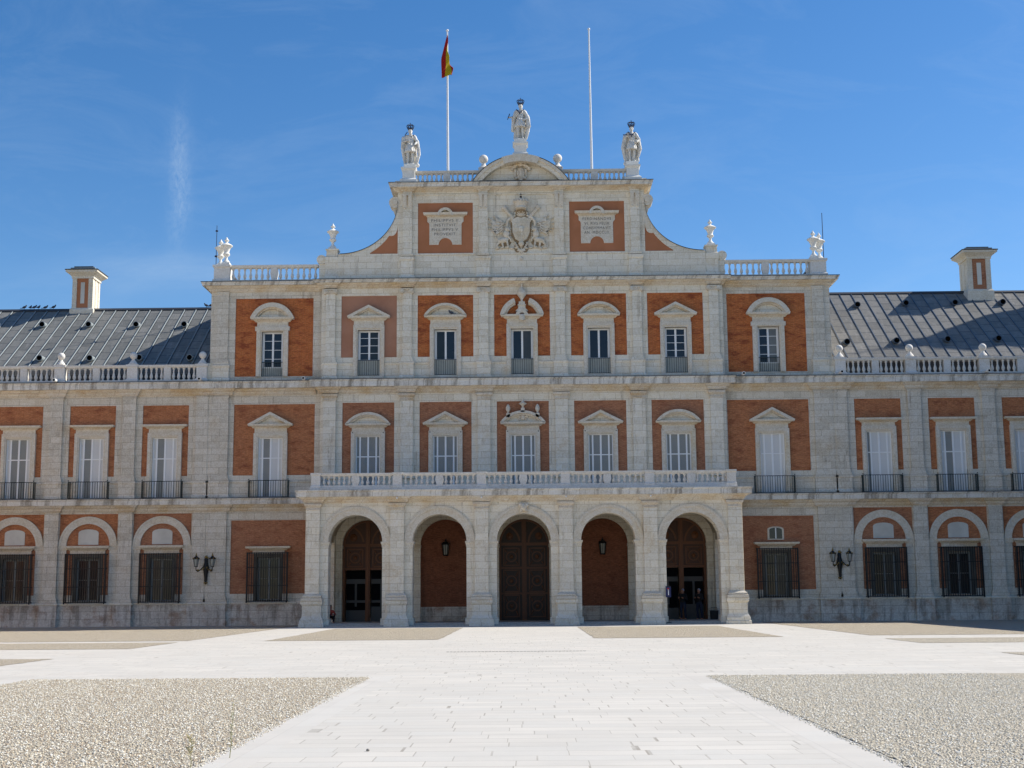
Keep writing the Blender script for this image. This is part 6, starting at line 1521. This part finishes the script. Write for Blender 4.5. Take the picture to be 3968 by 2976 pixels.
# --- pigeons
PIG = plain('pigeon feathers', (0.05, 0.055, 0.075), .7)
def pigeon_mesh():
    mb = MB().mat(PIG)
    mb.ell((0, 0, .14), (.15, .07, .075), 10, 7, Matrix.Rotation(-.35, 3, 'Y')); mb.ell((.12, 0, .25), (.045, .04, .045), 8, 6); mb.caps((.08, 0, .18), (.115, 0, .24), .05, .035, 8)
    mb.tube((.155, 0, .25), (.19, 0, .24), .012, .003, 5); mb.taper(-.19, 0, .06, .09, .08, .03, .07, .02)
    for s in (-1, 1): mb.tube((.0, s * .025, .07), (.01, s * .025, 0), .008, .006, 4)
    return mb.build('pigeon')
pg = pigeon_mesh(); pd_ = pg.data
ps = [(-32.10, 8.3, 20.1, 0, 'pigeon on the left roof ridge, first from the picture edge'), (-31.70, 8.3, 20.1, 1.5, 'pigeon seen from behind, second on the left roof ridge'), (-31.45, 8.3, 20.1, .2, 'third pigeon of the row on the left roof ridge'),
      (-31.17, 8.3, 20.1, 1.3, 'fourth pigeon of the row on the left roof ridge'), (-30.73, 8.3, 20.08, .3, 'low crouching fifth pigeon on the left roof ridge'), (-30.20, 8.3, 20.1, 0, 'pigeon on the left roof ridge nearest the chimney'),
      (-20.28, 8.3, 20.1, 3.1, 'pigeon on the roof ridge beside the left tower'), (-20.0, 8.3, 20.1, 0, 'pigeon almost hidden by the left tower edge'), (-3.95, YC - .25, 17.60, 3, 'pigeon sitting in the pediment left of the broken one')]
for i, (x, y, z, r, lb) in enumerate(ps):
    o = pg if i == 0 else bpy.data.objects.new('pigeon', pd_)
    if i: col.objects.link(o)
    o.location = (x, y, z); o.rotation_euler = (0, 0, r); tag(o, lb, 'pigeon', 'pigeons on the roof')

# --- dark strip painted as a thin shadow across the walk, weeds, a pebble
m = MB().mat(BLACK)
for k in range(40): m.box(-1.95 + k * .1, -1.95 + k * .1 + .075, -38.36, -38.26, .0035, .006)
o = m.build('shadow_strip'); tag(o, 'narrow dark strip painted as a thin shadow across the paved walk', 'painted shadow')
m = MB().mat(plain('stone chip', (.26, .24, .21), .9)); m.ell((0, 0, .012), (.02, .016, .016), 7, 5); o = m.build('stone'); o.location = (-1.25, -63.35, 0); tag(o, 'dark stone chip lying alone on the pale slabs', 'stone')
DRY = plain('dry stem', (0.30, 0.29, 0.13), .9, var=.3); SEED = plain('seed head', (0.40, 0.39, 0.22), .9, var=.3); STRAW = plain('straw leaves', (0.42, 0.36, 0.20), .9, var=.3)
def weed(loc, H, lb, bushy):
    e = empty('weed', loc, label=lb, cat='weed'); m = MB().mat(DRY); prev = Vector((0, 0, 0)); pts = [prev]
    for i in range(8):
        t_ = (i + 1) / 8; p = Vector((.01 * sin(i * 1.7) + (.03 * t_ if not bushy else 0), .01 * cos(i * 2.1), H * t_)); m.tube(prev, p, .004 * (1.2 - t_ * .6), .004 * (1.1 - t_ * .6), 5); prev = p; pts.append(p)
    m.build('stem', None, e); m = MB()
    n = 46 if not bushy else 40
    for i in range(n):
        t_ = random.uniform(.08, 1); 
        if bushy: t_ = random.uniform(.35, 1)
        c = pts[0].lerp(pts[-1], t_); a = random.uniform(0, 2 * pi); L = (random.uniform(.015, .035) if not bushy else random.uniform(.03, .075)); 
        if not bushy and t_ > .7: L *= 1.2
        d = Vector((cos(a), sin(a), random.uniform(.3, 1.4))).normalized(); s_ = d.orthogonal().normalized() * L * .13
        m.mat(SEED if not bushy and t_ > .6 else STRAW if bushy else DRY)
        b = m.add([c, c + d * L * .5 + s_, c + d * L, c + d * L * .5 - s_]); m.face((b, b + 1, b + 2, b + 3))
    m.build('leaves', None, e)
weed((-2.58, -63.87, 0), .56, 'tall thin weed growing at the edge of the paving', False); weed((-2.76, -64.75, 0), .30, 'short straw coloured weed with a bushy head at the paving edge', True)
